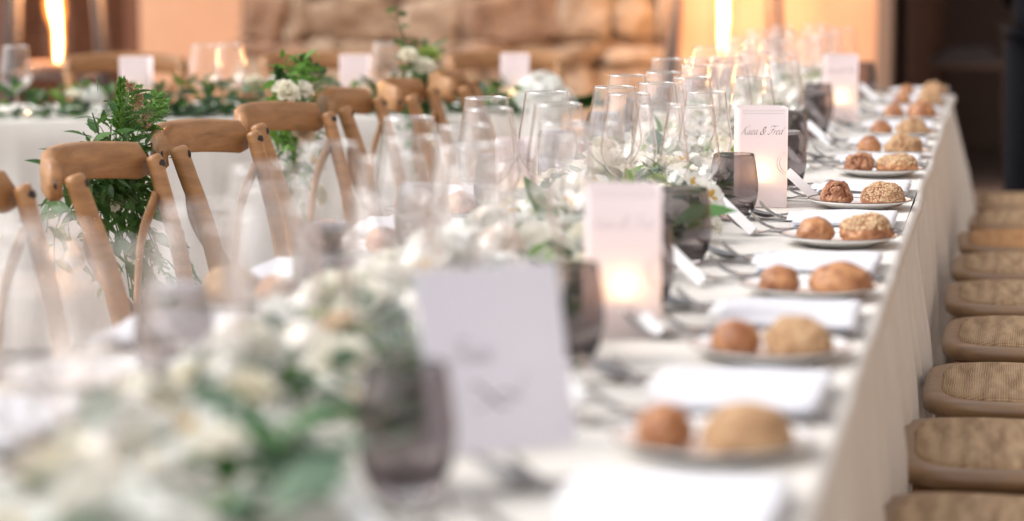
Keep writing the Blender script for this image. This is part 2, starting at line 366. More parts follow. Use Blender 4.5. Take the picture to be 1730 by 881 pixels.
ob('folded_linen', crumple('linen', .44, .24, .09, M_greyl, 3), None, (-0.18, 13.3, .631), label='crumpled grey linen lying on the dark stool', cat='linen')

# ================================================================== TABLES + CLOTHS
def cloth(name, L, W, z, seed, drop, flare=0.05, nx=70, mat_=None, lean_left=0.0, zt=0.0, amp=1.0):
    """table cloth: top sheet with rounded edge and a folded skirt; local x across (0..W), y along (0..L)"""
    b = MB(); r = 0.012; ring = []
    def outline(s):         # perimeter point and outward normal
        per = [(0, 0), (W, 0), (W, L), (0, L)]
        return per
    pts = []
    step = 0.022; corner = 0.03
    def edge(p, q, nrm):
        d = (Vector(q) - Vector(p)).length; n_ = max(2, int(d / step))
        for i in range(n_):
            pts.append((Vector(p).lerp(Vector(q), i / n_), Vector(nrm)))
    def arc(c, a0, a1):
        for i in range(6):
            a = a0 + (a1 - a0) * i / 6; nn = Vector((math.cos(a), math.sin(a))); pts.append((Vector(c) + nn * corner, nn))
    edge((corner, 0), (W - corner, 0), (0, -1)); arc((W - corner, corner), -PI / 2, 0)
    edge((W, corner), (W, L - corner), (1, 0)); arc((W - corner, L - corner), 0, PI / 2)
    edge((W - corner, L), (corner, L), (0, 1)); arc((corner, L - corner), PI / 2, PI)
    edge((0, L - corner), (0, corner), (-1, 0)); arc((corner, corner), PI, 1.5 * PI)
    N = len(pts); rows = []
    prof = [(-r, 0), (-r * .4, -r * .12), (0, -r * .7), (r * .1, -r * 1.6)]
    nd = 16
    for q in range(nd): prof.append((None, -0.03 - (drop - 0.03) * q / (nd - 1)))
    vs = []; s = 0
    for off, dz in prof:
        for i, (p, nn) in enumerate(pts):
            if off is None:
                t = (-dz) / drop
                sarc = p.x + p.y * 1.0
                f = noise.noise(Vector((sarc * 5.0 + seed, t * 0.5, nn.x))) * 0.6 + noise.noise(Vector((sarc * 13 + seed, t * .7, 3 + nn.x))) * 0.35 + .25 * noise.noise(Vector((sarc * 31, t, nn.y * 2)))
                o_ = flare * t + 0.088 * amp * f * min(1, t * 2.2) + 0.004
                if nn.x < -0.5: o_ = o_ * 0.3 - lean_left * min(1, t * 1.6)
                if nn.x > .5: o_ = o_ * .85 - .018
                cornerness = math.exp(-((min(abs(p.x), abs(p.x - W)) ** 2 + min(abs(p.y), abs(p.y - L)) ** 2)) / 0.02)
                o_ += 0.10 * cornerness * t
            else: o_ = off + .006 * noise.noise(Vector((p.x * 3 + seed, p.y * 2.2, 7))) + .0015 * noise.noise(Vector((p.x * 9, p.y * 9, 7)))
            wob = 0.0
            vs.append((p.x + nn.x * o_, p.y + nn.y * o_, z + dz + wob))
    fs = []
    for i in range(len(prof) - 1):
        for k_ in range(N): fs.append((i * N + k_, (i + 1) * N + k_, (i + 1) * N + (k_ + 1) % N, i * N + (k_ + 1) % N))
    b.add(vs, fs)
    # top
    gx, gy = 30, int(L / 0.03); tv = []; tf = []
    for j in range(gy + 1):
        for i in range(gx + 1):
            x, y = r + (W - 2 * r) * i / gx, r + (L - 2 * r) * j / gy
            e = min(x, y, W - x, L - y)
            zz_ = z + (0.0012 * noise.noise(Vector((x * 6 + seed, y * 6, 0))) + 0.0009 * noise.noise(Vector((x * 22, y * 4, seed)))) * min(1, max(0, e - r) * 30) - 0.0003
            tv.append((x, y, zz_))
    for j in range(gy):
        for i in range(gx): a = j * (gx + 1) + i; tf.append((a, a + 1, a + gx + 2, a + gx + 1))
    b.add(tv, tf)
    return b.mesh(name, mat_ or M_cloth)
TX0, TX1, TY0, TY1, TZ = -1.10, -0.146, 0.75, 8.25, 0.75
ob('tablecloth', cloth('linen_cloth', TY1 - TY0, TX1 - TX0, 0, 2.0, 0.62, 0.02, lean_left=0.06), None, (TX0, TY0, TZ), label='long natural linen tablecloth hanging in folds beside the cane seats', cat='tablecloth')
tb = thing('banquet_table', 'long banquet table hidden under the natural linen cloth', 'table', (0, 0, 0))
ob('tabletop', one('top', box(TX0 + .02, TX1 - .02, TY0 + .02, TY1 - .02, .705, .742), M_tub, False), tb)
for i in range(5):
    for sx in (TX0 + .22, TX1 - .12): ob('leg', one('tleg', box(sx - .02, sx + .02, TY0 + .2 + i * 1.75, TY0 + .24 + i * 1.75, 0, .705), M_tub, False), tb)
# second table, turned, across the courtyard
A2 = math.radians(22.5); P2 = Vector((-1.28, 7.02, 0)); L2 = 3.6
def t2(u, v, z=0): return (P2.x + math.cos(A2) * u - math.sin(A2) * v, P2.y + math.sin(A2) * u + math.cos(A2) * v, z)
o = ob('tablecloth', cloth('cream_cloth', .75, L2, 0, 9.0, 0.66, 0.03, mat_=M_cloth2, amp=.5), None, t2(-L2, 0, TZ), (0, 0, A2), label='cream tablecloth hanging smoothly down to the paving behind the leafy chairs', cat='tablecloth')
tb2 = thing('cross_table', 'second table under a cream cloth standing crosswise behind the chairs', 'table', t2(-L2, 0), (0, 0, A2))
ob('tabletop', one('top2', box(.02, L2 - .02, .02, .73, .705, .742), M_tub, False), tb2)
for i in range(3):
    for sy in (.1, .6): ob('leg', one('tleg2', box(.1 + i * 1.6, .14 + i * 1.6, sy, sy + .04, 0, .705), M_tub, False), tb2)

# ================================================================== CHAIR
def chair_proto(label):
    t = thing('cross_back_chair', label, 'chair')
    def se(a, b_, n, e=0.42):   # superellipse
        return [(math.copysign(abs(math.cos(2 * PI * k / n)) ** e, math.cos(2 * PI * k / n)) * a, math.copysign(abs(math.sin(2 * PI * k / n)) ** e, math.sin(2 * PI * k / n)) * b_) for k in range(n)]
    n = 48; b = MB(); vs = []; fs = []
    for (sa, z) in ((0.205, .428), (0.213, .433), (0.216, .447), (0.211, .455), (0.200, .459), (0.17, .459)):
        for x, y in se(sa * 1.02, sa, n): vs.append((x * (1 + 0.06 * (y / .2)), y, z))
    for i in range(5):
        for k in range(n): fs.append((i * n + k, i * n + (k + 1) % n, (i + 1) * n + (k + 1) % n, (i + 1) * n + k))
    fs.append(tuple(range(n - 1, -1, -1))); b.add(vs, fs)
    ob('seat_frame', b.mesh('seat_frame', M_frame), t)
    b = MB(); vs = []; fs = []; pr = ((0.186, .456), (0.1855, .4600), (0.181, .4645), (0.168, .4675), (0.13, .469), (0.07, .470))
    for (sa, z) in pr:
        for x, y in se(sa * 1.0, sa * .985, n, .5): vs.append((x * (1 + 0.06 * (y / .2)), y, z))
    for i in range(len(pr) - 1):
        for k in range(n): fs.append((i * n + k, i * n + (k + 1) % n, (i + 1) * n + (k + 1) % n, (i + 1) * n + k))
    fs.append(tuple((len(pr) - 1) * n + k for k in range(n))); b.add(vs, fs)
    ob('cane_pad', b.mesh('cane_pad', M_cane), t)
    for s in (-1, 1):
        ob('leg', one('front_leg', tube(sm([(s * .185, .165, .425), (s * .187, .17, .3), (s * .195, .18, 0)], 8), [.019, .019, .018, .018, .017, .016, .015, .014], 10), M_wood), t)
        path = sm([(s * .205, -.245, 0), (s * .178, -.195, .25), (s * .165, -.185, .45), (s * .172, -.212, .66), (s * .192, -.262, .83), (s * .1950, -.272, .862)], 22)
        rad = [(.0145 + .0035 * min(1, i / 8), .014 + .001 * min(1, i / 8)) for i in range(22)]
        path = list(path) + [path[-1] + Vector((0, -.002, .005)), path[-1] + Vector((0, -.003, .0075))]; rad += [(.0165, .0135), (.0125, .0095)]
        # the post face is turned to follow the curve of the rail
        ang = s * math.radians(-24)
        up = Vector((math.sin(ang), -math.cos(ang), 0)) * -1
        ob('back_post', one('back_post', tube(path, rad, 14, up=up, sq=.8), M_wood), t)
        f = Vector((-s * math.sin(math.radians(24)), math.cos(math.radians(24)), 0))
        for zz_, dy in ((.855, -.268),):
            bl = lathe([(0.0001, .0035), (.0045, .003), (.0082, .0012), (.009, -.002)], 12)
            R = f.to_track_quat('Z', 'Y').to_matrix().to_4x4()
            ob('bolt', one('bolt', xf(bl, Matrix.Translation(Vector((s * .1945, dy, zz_)) + f * .0152) @ R), M_iron), t)
            ob('bolt', one('bolt', xf(bl, Matrix.Translation(Vector((s * .1945, dy, zz_)) - f * .036) @ (-f).to_track_quat('Z', 'Y').to_matrix().to_4x4()), M_iron), t)
        # crossed back bars
        a = sm([(s * .172, -.262, .80), (s * .115, -.272, .72), (-s * .02, -.245 - s * .010, .60), (-s * .145, -.200, .45)], 16)
        ob('cross_bar', one('cross_bar', tube(a, [(.0175, .0058)] * 16, 10, up=(0, -1, .2), sq=.7), M_wood), t)
        ob('stretcher', one('stretcher', tube([(s * .188, .172, .2), (s * .183, -.20, .24)], .009, 8), M_wood), t)
    ob('stretcher', one('stretcher', tube([(-.188, .172, .26), (.188, .172, .26)], .009, 8), M_wood), t)
    ob('stretcher', one('stretcher', tube([(-.18, -.195, .3), (.18, -.195, .3)], .009, 8), M_wood), t)
    # top rail: a bent board wrapped round the outside of the posts
    b = MB(); n = 30; vs = []; fs = []; prof = []
    hh, tt = .0335, .0115
    sec = [(-tt, -hh * .82), (-tt * .7, -hh * .96), (0, -hh), (tt * .7, -hh * .96), (tt, -hh * .8), (tt * 1.15, 0), (tt * .9, hh * .8), (tt * .55, hh * .96), (0, hh), (-tt * .6, hh * .95), (-tt, hh * .8), (-tt * .85, 0)]
    hw = .212
    for i in range(n + 1):
        u = -1 + 2 * i / n
        a = u * math.radians(34)
        R_ = hw / math.sin(math.radians(34))
        x = R_ * math.sin(a); y = -.297 - (R_ * math.cos(a) - R_ * math.cos(math.radians(34))) * 1.15
        nx, ny = math.sin(a), -math.cos(a)
        endr = 1.0 if abs(u) < .93 else math.sqrt(max(.02, 1 - ((abs(u) - .93) / .07) ** 2)) * .55 + .45
        zc = .857 + .013 * (1 - u * u)
        for d, h in sec: vs.append((x + nx * d * (1 if abs(u) < .97 else .8), y + ny * d, zc + h * endr + (-.016) * (1 - endr)))
    m_ = len(sec)
    for i in range(n):
        for k in range(m_): fs.append((i * m_ + k, i * m_ + (k + 1) % m_, (i + 1) * m_ + (k + 1) % m_, (i + 1) * m_ + k))
    fs.append(tuple(range(m_ - 1, -1, -1))); fs.append(tuple(n * m_ + k for k in range(m_))); b.add(vs, fs)
    ob('top_rail', b.mesh('top_rail', M_wood), t)
    return t
CH = chair_proto('x')
LEFT = [(-1.235, 2.66, 1), (-1.235, 3.26, 1), (-1.228, 3.83, 1), (-1.24, 4.385, -3), (-1.262, 4.955, -6), (-1.265, 5.575, 3), (-1.235, 6.07, 6), (-1.205, 6.50, 9)]
llab = ['honey wooden cross-back chair nearest the camera on the leafy side, mostly blurred',
        'honey wooden chair cut off by the photo edge, before the first leafy chair',
        'honey wooden chair with trailing ruscus and fern tied behind its curved rail',
        'plain honey wooden chair between the first and second leafy chairs',
        'wooden chair with a cream rose and bright leaves tied behind its rail',
        'plain wooden chair right after the chair with the cream rose swag',
        'wooden chair with a tall dark leaf spray rising behind it',
        'farthest wooden chair of the leafy row, beside the white hydrangea']
first = True
chairs_left = []
for (x, y, a), lb in zip(LEFT, llab):
    if first: c = CH; c.location = (x, y, 0); c.rotation_euler = (0, 0, math.radians(-90 + a)); c['label'] = lb; first = False
    else: c = dup(CH, None, (x, y, 0), (0, 0, math.radians(-90 + a)), None, lb)
    c.location.x += .022; c['group'] = 'chairs along the leafy side of the long table'; chairs_left.append(c)
RIGHT = [(.085, 2.66), (.055, 3.19), (.065, 3.76), (.095, 4.31), (.115, 4.90), (.105, 5.47), (.11, 6.0), (.115, 6.53), (.14, 7.05), (.15, 7.57)]
rl = ['woven cane seat at the very bottom corner, its near edge outside the photo', 'woven cane seat cut by the bottom edge of the photo', 'large sharp woven cane seat with a scuffed frame corner', 'woven cane seat with a heavy darker weave and clean frame', 'fifth cane seat, counting up from the bottom edge, beside the hanging cloth', 'sixth cane seat counting up from the bottom edge of the photo', 'seventh cane seat counting up, just before the orange one', 'bright orange-tan cane seat, the only one of that colour', 'blurred cane seat just beyond the orange-tan one', 'farthest blurred cane seat before the person in black']
for i, ((x, y), lb) in enumerate(zip(RIGHT, rl)):
    c = dup(CH, None, (x, y, 0), (0, 0, math.radians(90 + (2, -1, 1.5, 0, -1, 1, 0, 2, -2, 1)[i])), None, lb); c['group'] = 'cane seated chairs beside the hanging cloth'
    if i == 7:
        for ch in c.children:
            if ch.name.startswith('cane_pad'): ch.data = ch.data.copy(); ch.data.materials[0] = M_cane2
for u, lb in ((.05, 'far chair with its pale rail behind the white hydrangea'), (-.60, 'far chair with its pale rail behind the middle frosted lantern'), (-1.27, 'far chair behind the lantern beside the tall heater'), (-1.98, 'far chair at the photo edge in front of the louvred door')):
    c = dup(CH, None, t2(u, .93), (0, 0, A2 + PI), .985, lb); c['group'] = 'chairs on the far side of the cream table'

# ================================================================== TABLEWARE PROTOTYPES (meshes)
BOWL = [(.0045, .082), (.012, .084), (.024, .091), (.037, .102), (.0465, .119), (.0505, .135), (.0492, .155), (.0455, .178), (.0412, .205), (.0372, .235)]
def glass_meshes():
    pts = sm([(r, 0, z) for r, z in BOWL], 26)
    bowl = MB(); bowl.add(*lathe([(p.x, p.z) for p in pts], 40))
    rim = []; n = 40
    for k in range(n + 1): a = 2 * PI * k / n; rim.append((.0372 * math.cos(a), .0372 * math.sin(a), .235))
    rimg = tube(rim, .0011, 6, up=(0, 0, 1), caps=False)
    return bowl.mesh('bowl', M_glass), one('rim', rimg, M_stem), \
        one('stem', lathe([(.0001, .0815), (.0045, .082), (.0035, .070), (.0031, .04), (.0038, .012), (.0075, .0045), (.0001, .0045)][::-1], 14), M_stem), \
        one('foot', lathe([(.0001, .001), (.036, .001), (.0365, .0016), (.034, .0022), (.02, .0032), (.0075, .0048), (.0001, .0048)], 36), M_glass)
GB, GR, GS, GF = glass_meshes()
def wine_glass(x, y, h, lb, grp, z=TZ, w_=1.0):
    t = thing('wine_glass', lb, 'wine glass', (x, y, z + .001), (0, 0, 0), grp, (w_, w_, h))
    ob('bowl', GB, t); ob('rim', GR, t); ob('stem', GS, t); ob('foot', GF, t); return t
def tumbler_mesh():
    out = sm([(.024, 0, .0), (.031, 0, .006), (.040, 0, .025), (.0445, 0, .05), (.0445, 0, .068), (.041, 0, .095), (.0365, 0, .118)], 18)
    inn = sm([(.0352, 0, .118), (.0397, 0, .095), (.0431, 0, .068), (.0428, 0, .05), (.037, 0, .028), (.024, 0, .016), (.0001, 0, .0145)], 18)
    prof = [(.0001, .0)] + [(p.x, p.z) for p in out] + [(.0362, .1187), (.0356, .1187)] + [(p.x, p.z) for p in inn]
    return one('tumbler_glass', lathe(prof, 40), M_smoke)
TM = tumbler_mesh()
# plate
pp = [(.0001, .006), (.05, .006), (.060, .0075), (.072, .011), (.095, .0165), (.0975, .0175), (.0980, .0165), (.095, .0145), (.070, .0065), (.058, .001), (.054, .0), (.052, .003), (.0001, .003)]
PM = one('plate_body', lathe([(r, z_) for r, z_ in pp][::-1], 56), M_plate)
def ringm(r, z_, w_, name, m): return one(name, tube([(r * math.cos(2 * PI * k / 56), r * math.sin(2 * PI * k / 56), z_) for k in range(57)], w_, 6, up=(0, 0, 1), caps=False), m)
PR1 = ringm(.0972, .0177, .00085, 'outer_line', M_line); PR2 = ringm(.0735, .0118, .0005, 'inner_line', M_line)
# breads
def bread(name, a, b_, h, seed, m, lump=.06, point=0, split=False):
    bm = bmesh.new(); bmesh.ops.create_icosphere(bm, subdivisions=6 if split else 5, radius=1)
    for v in bm.verts:
        p = v.co.copy(); d = 1 + lump * noise.noise(p * 1.7 + Vector((seed, 0, 0))) + lump * .5 * noise.noise(p * 4 + Vector((0, seed, 0))) + lump * .3 * noise.noise(p * 9) + lump * .16 * noise.noise(p * 24)
        if not split: d -= .035 * math.exp(-((p.y * .8 + p.x * .25 + .12 * math.sin(p.x * 3 + seed)) / .05) ** 2) * (1 if p.z > .3 else 0) * (1 if m is M_bread_brown else 0)
        if split:
            g = max(math.exp(-((math.hypot(p.x - .15, p.z - .2) - .62 + .08 * noise.noise(p * 3)) / .05) ** 2) * (1 if p.y < .2 and p.z > .1 else 0), math.exp(-((math.hypot(p.x + .35, p.z - .35) - .10) / .12) ** 2) * (1 if p.y < 0 else 0))
            d -= .16 * g
        zz_ = p.z if p.z > 0 else p.z * .55
        zz_ = max(zz_, -.42)
        v.co = Vector((p.x * a * d * (1 + point * p.y), p.y * b_ * d, (zz_ * d + .42) * h / 1.42))
    me = bpy.data.meshes.new(name); bm.to_mesh(me); bm.free()
    me.materials.append(m); me.materials.append(M_crumb)
    if split:
        for f in me.polygons:
            c = f.center; q = Vector((c.x / a, c.y / b_, c.z / h * 1.42 - .42))
            q.normalize()
            if (abs(math.hypot(q.x - .15, q.z - .2) - .62 + .08 * noise.noise(q * 3)) < .045 + .03 * noise.noise(q * 9) and q.y < .1 and q.z > .15) or (math.hypot(q.x + .35, q.z - .35) < .13 + .05 * noise.noise(q * 7) and q.y < -.1): f.material_index = 1
    me.polygons.foreach_set('use_smooth', [True] * len(me.polygons)); return me
def seeds(me, n, size, seed, zmin=.35, cover=.9):
    r = random.Random(seed); b = MB(); polys = list(me.polygons); zt = max(v.co.z for v in me.vertices)
    cand = [f for f in polys if f.center.z > zt * zmin]
    for _ in range(n):
        f = r.choice(cand); c = f.center; nn = f.normal
        if nn.z < .0: continue
        if r.random() > cover + .2 * noise.noise(c * 60): continue
        R = nn.to_track_quat('Z', 'Y').to_matrix().to_4x4() @ Matrix.Rotation(r.uniform(0, 6.28), 4, 'Z') @ Matrix.Rotation(r.uniform(-.5, .5), 4, 'X')
        s = size * r.uniform(.7, 1.2); vv = [(s, 0, 0), (0, s * .55, 0), (-s, 0, 0), (0, -s * .55, 0), (0, 0, s * .35), (0, 0, -s * .35)]
        b.add(*xf((vv, [(0, 1, 4), (1, 2, 4), (2, 3, 4), (3, 0, 4), (1, 0, 5), (2, 1, 5), (3, 2, 5), (0, 3, 5)]), Matrix.Translation(c + nn * s * .15) @ R))
    return b.mesh('seeds', M_seed, False)
BL = {}
for nm, a, b_, h, sd_, m, lump, sn, ss in (('plain', .045, .037, .050, 1, M_bread_brown, .05, 0, 0), ('sesame', .043, .036, .049, 2, M_bread_pale, .06, 2600, .0011), ('oats', .042, .037, .049, 3, M_bread_brown, .12, 330, .0046), ('crusty', .044, .036, .049, 4, M_bread_pale, .17, 220, .0034), ('sesame_dark', .0405, .036, .044, 6, M_bread_dark, .10, 950, .0027)):
    me = bread('large_' + nm, a, b_, h, sd_, m, lump); BL[nm] = (me, seeds(me, sn, ss, sd_, .25 if nm != 'oats' else .62, .95) if sn else None)
BL2 = {}
for nm, a, b_, h, sd_, m, lump, sn, ss in (('plain', .047, .035, .047, 31, M_bread_brown, .08, 0, 0), ('sesame', .041, .037, .050, 32, M_bread_pale, .09, 2200, .0013), ('crusty', .046, .035, .046, 34, M_bread_pale, .20, 260, .003), ('oats', .044, .036, .046, 33, M_bread_brown, .14, 380, .0042)):
    me = bread('large_' + nm, a, b_, h, sd_, m, lump); BL2[nm] = (me, seeds(me, sn, ss, sd_, .25 if nm != 'oats' else .5, .9) if sn else None)
BS = {'plain2': bread('small_plain', .026, .031, .043, 41, M_bread_brown, .09), 'plain': bread('small_plain', .028, .030, .042, 11, M_bread_brown, .04), 'walnut': bread('small_walnut', .029, .031, .046, 12, M_bread_dark, .15, 0, True),
      'twisted': bread('small_twisted', .027, .033, .041, 15, M_bread_brown, .06, .12), 'torn': bread('small_torn', .029, .031, .045, 18, M_bread_dark, .24, 0, True)}
# napkin: four folded layers
def napkin_mesh(seed):
    b = MB(); W_, D_ = .172, .225
    for L in range(4):
        n, m_ = 16, 18; z0 = .0024 * L; t_ = .0034; ox = .0015 * math.sin(L * 2 + seed); oy = .003 * math.cos(L * 3 + seed); vs = []; fs = []
        for side in (0, 1):
            for j in range(m_ + 1):
                for i in range(n + 1):
                    u, v = i / n, j / m_; e = min(u * W_, (1 - u) * W_, v * D_, (1 - v) * D_)
                    ed = math.sqrt(max(0, 1 - max(0, 1 - e / .004) ** 2)) if e < .004 else 1
                    wv = .0022 * (L + 1) / 4 * noise.noise(Vector((u * 3 + seed, v * 3, L * .4))) + .006 * max(0, u - .6) * L / 3 * noise.noise(Vector((seed, v * 5, 1)))
                    zc = z0 + t_ / 2 + wv + .001
                    vs.append(((u - .5) * W_ + ox + .003 * noise.noise(Vector((v * 4, seed, L))), (v - .5) * D_ + oy + .003 * noise.noise(Vector((u * 4, seed + 5, L))), zc + (t_ / 2 * ed + .0002) * (1 if side else -1)))
        for side in (0, 1):
            o_ = side * (n + 1) * (m_ + 1)
            for j in range(m_):
                for i in range(n):
                    a = o_ + j * (n + 1) + i; q = (a, a + 1, a + n + 2, a + n + 1); fs.append(q if side else q[::-1])
        H = (n + 1) * (m_ + 1)
        bd = [(i, i + 1) for i in range(n)] + [(i * (n + 1) + n, (i + 1) * (n + 1) + n) for i in range(m_)] + [(m_ * (n + 1) + i + 1, m_ * (n + 1) + i) for i in range(n)] + [((i + 1) * (n + 1), i * (n + 1)) for i in range(m_)]
        for p, q in bd: fs.append((p, q, q + H, p + H))
        b.add(vs, fs)
    return b.mesh('napkin', M_nap)
NAPS = [napkin_mesh(s) for s in (1.3, 4.1, 7.7)]
def card_flat(seed):
    b = MB(); n = 8; vs = []; fs = []; W_, D_ = .085, .16
    for s in (0, 1):
        for j in range(n + 1):
            for i in range(3):
                u, v = i / 2, j / n; vs.append(((u - .5) * W_, (v - .5) * D_, .004 * math.sin(v * PI) + .001 * math.sin(v * 9 + seed) + .0006 * s))
    for s in (0, 1):
        for j in range(n):
            for i in range(2): a = s * 3 * (n + 1) + j * 3 + i; q = (a, a + 1, a + 4, a + 3); fs.append(q if s else q[::-1])
    b.add(vs, fs); return b.mesh('menu_sheet', M_paper, False)
MENU = card_flat(1)
# cutlery: local +x = handle end, -x = working end
def sweep(secs, n=10):
    vs = []; fs = []
    for s, z_, w_, t_, c in secs:
        for k in range(n):
            a = 2 * PI * k / n; y = math.cos(a) * w_; vs.append((s, y, z_ + math.sin(a) * t_ + c * (y / max(w_, 1e-5)) ** 2))
    N = len(secs)
    for i in range(N - 1):
        for k in range(n): fs.append((i * n + k, (i + 1) * n + k, (i + 1) * n + (k + 1) % n, i * n + (k + 1) % n))
    fs.append(tuple(range(n))); fs.append(tuple((N - 1) * n + k for k in range(n - 1, -1, -1))); return vs, fs
def smooth_secs(S_, n):
    P = [Vector((a[0], a[1], a[2])) for a in S_]; Q = [Vector((a[3], a[4], 0)) for a in S_]
    A = sm(P, n); B = sm(Q, n); return [(a.x, a.y, max(a.z, .0003), max(b.x, .0003), b.y) for a, b in zip(A, B)]
spoon_b = smooth_secs([(-.097, .030, .003, .0009, .0), (-.090, .024, .013, .0009, .0015), (-.072, .011, .0205, .001, .006), (-.050, .0035, .0185, .0008, .008), (-.034, .0045, .010, .0012, .005), (-.024, .0085, .0042, .0016, 0)], 24)
handle = [(-.024, .0075, .0046, .0020, 0), (.0, .0098, .0038, .0020, 0), (.04, .0095, .0052, .0018, 0), (.08, .0065, .0085, .0015, 0), (.098, .004, .0075, .001, 0), (.101, .0035, .003, .0008, 0)]
SP_B = one('spoon_bowl', sweep(spoon_b, 18), M_steel); HN = one('handle', sweep(smooth_secs(handle, 22)), M_steel)
fk = []
fk.append(sweep(smooth_secs([(-.060, .0065, .0115, .0009, .0005), (-.048, .0035, .0125, .0010, .002), (-.038, .0045, .0095, .0012, .001), (-.024, .0085, .0042, .0016, 0)], 12)))
for i in range(4):
    y = -.0099 + i * .0066
    fk.append(tube(sm([(-.058, y, .006), (-.075, y * .98, .0125), (-.090, y * .94, .024), (-.101, y * .9, .036)], 8), [(.0021, .0014)] * 6 + [(.0017, .0012), (.0008, .0007)], 6, up=(0, 0, 1)))
FK_H = one('fork_head', fk, M_steel)
KN_B = one('knife_blade', sweep(smooth_secs([(-.105, .006, .0015, .0005, 0), (-.098, .0055, .007, .0006, 0), (-.06, .0045, .0105, .0008, 0), (-.02, .004, .009, .001, 0), (-.005, .005, .005, .0022, 0)], 16), 8), M_steel)
KN_H = one('knife_handle', sweep(smooth_secs([(-.006, .005, .005, .0022, 0), (.04, .0055, .0068, .0032, 0), (.09, .0055, .0085, .0036, 0), (.105, .0052, .006, .0028, 0)], 14)), M_steel)
def cutlery(kind, x, y, rz, lb, grp, rx=0, z=TZ + .001):
    t = thing(kind, lb, kind.replace('_', ' ').split()[-1], (x, y, z), (rx, 0, rz), grp)
    if kind == 'spoon': ob('bowl', SP_B, t); ob('handle', HN, t)
    elif kind == 'knife': ob('blade', KN_B, t); ob('handle', KN_H, t)
    else: ob('fork_head', FK_H, t); ob('handle', HN, t)
    return t
# place card: a folded strip propped against the tumbler
def placecard_mesh():
    b = MB()
    for s in (-1, 1):
        vs, fs = box(-.042, .042, -.0004, .0004, -.0085, .0085)
        b.add(*xf((vs, fs), Matrix.Translation((0, s * .0045, .0)) @ Matrix.Rotation(s * math.radians(28), 4, 'X')))
    return b.mesh('place_card', M_paper, False)
PC = placecard_mesh()

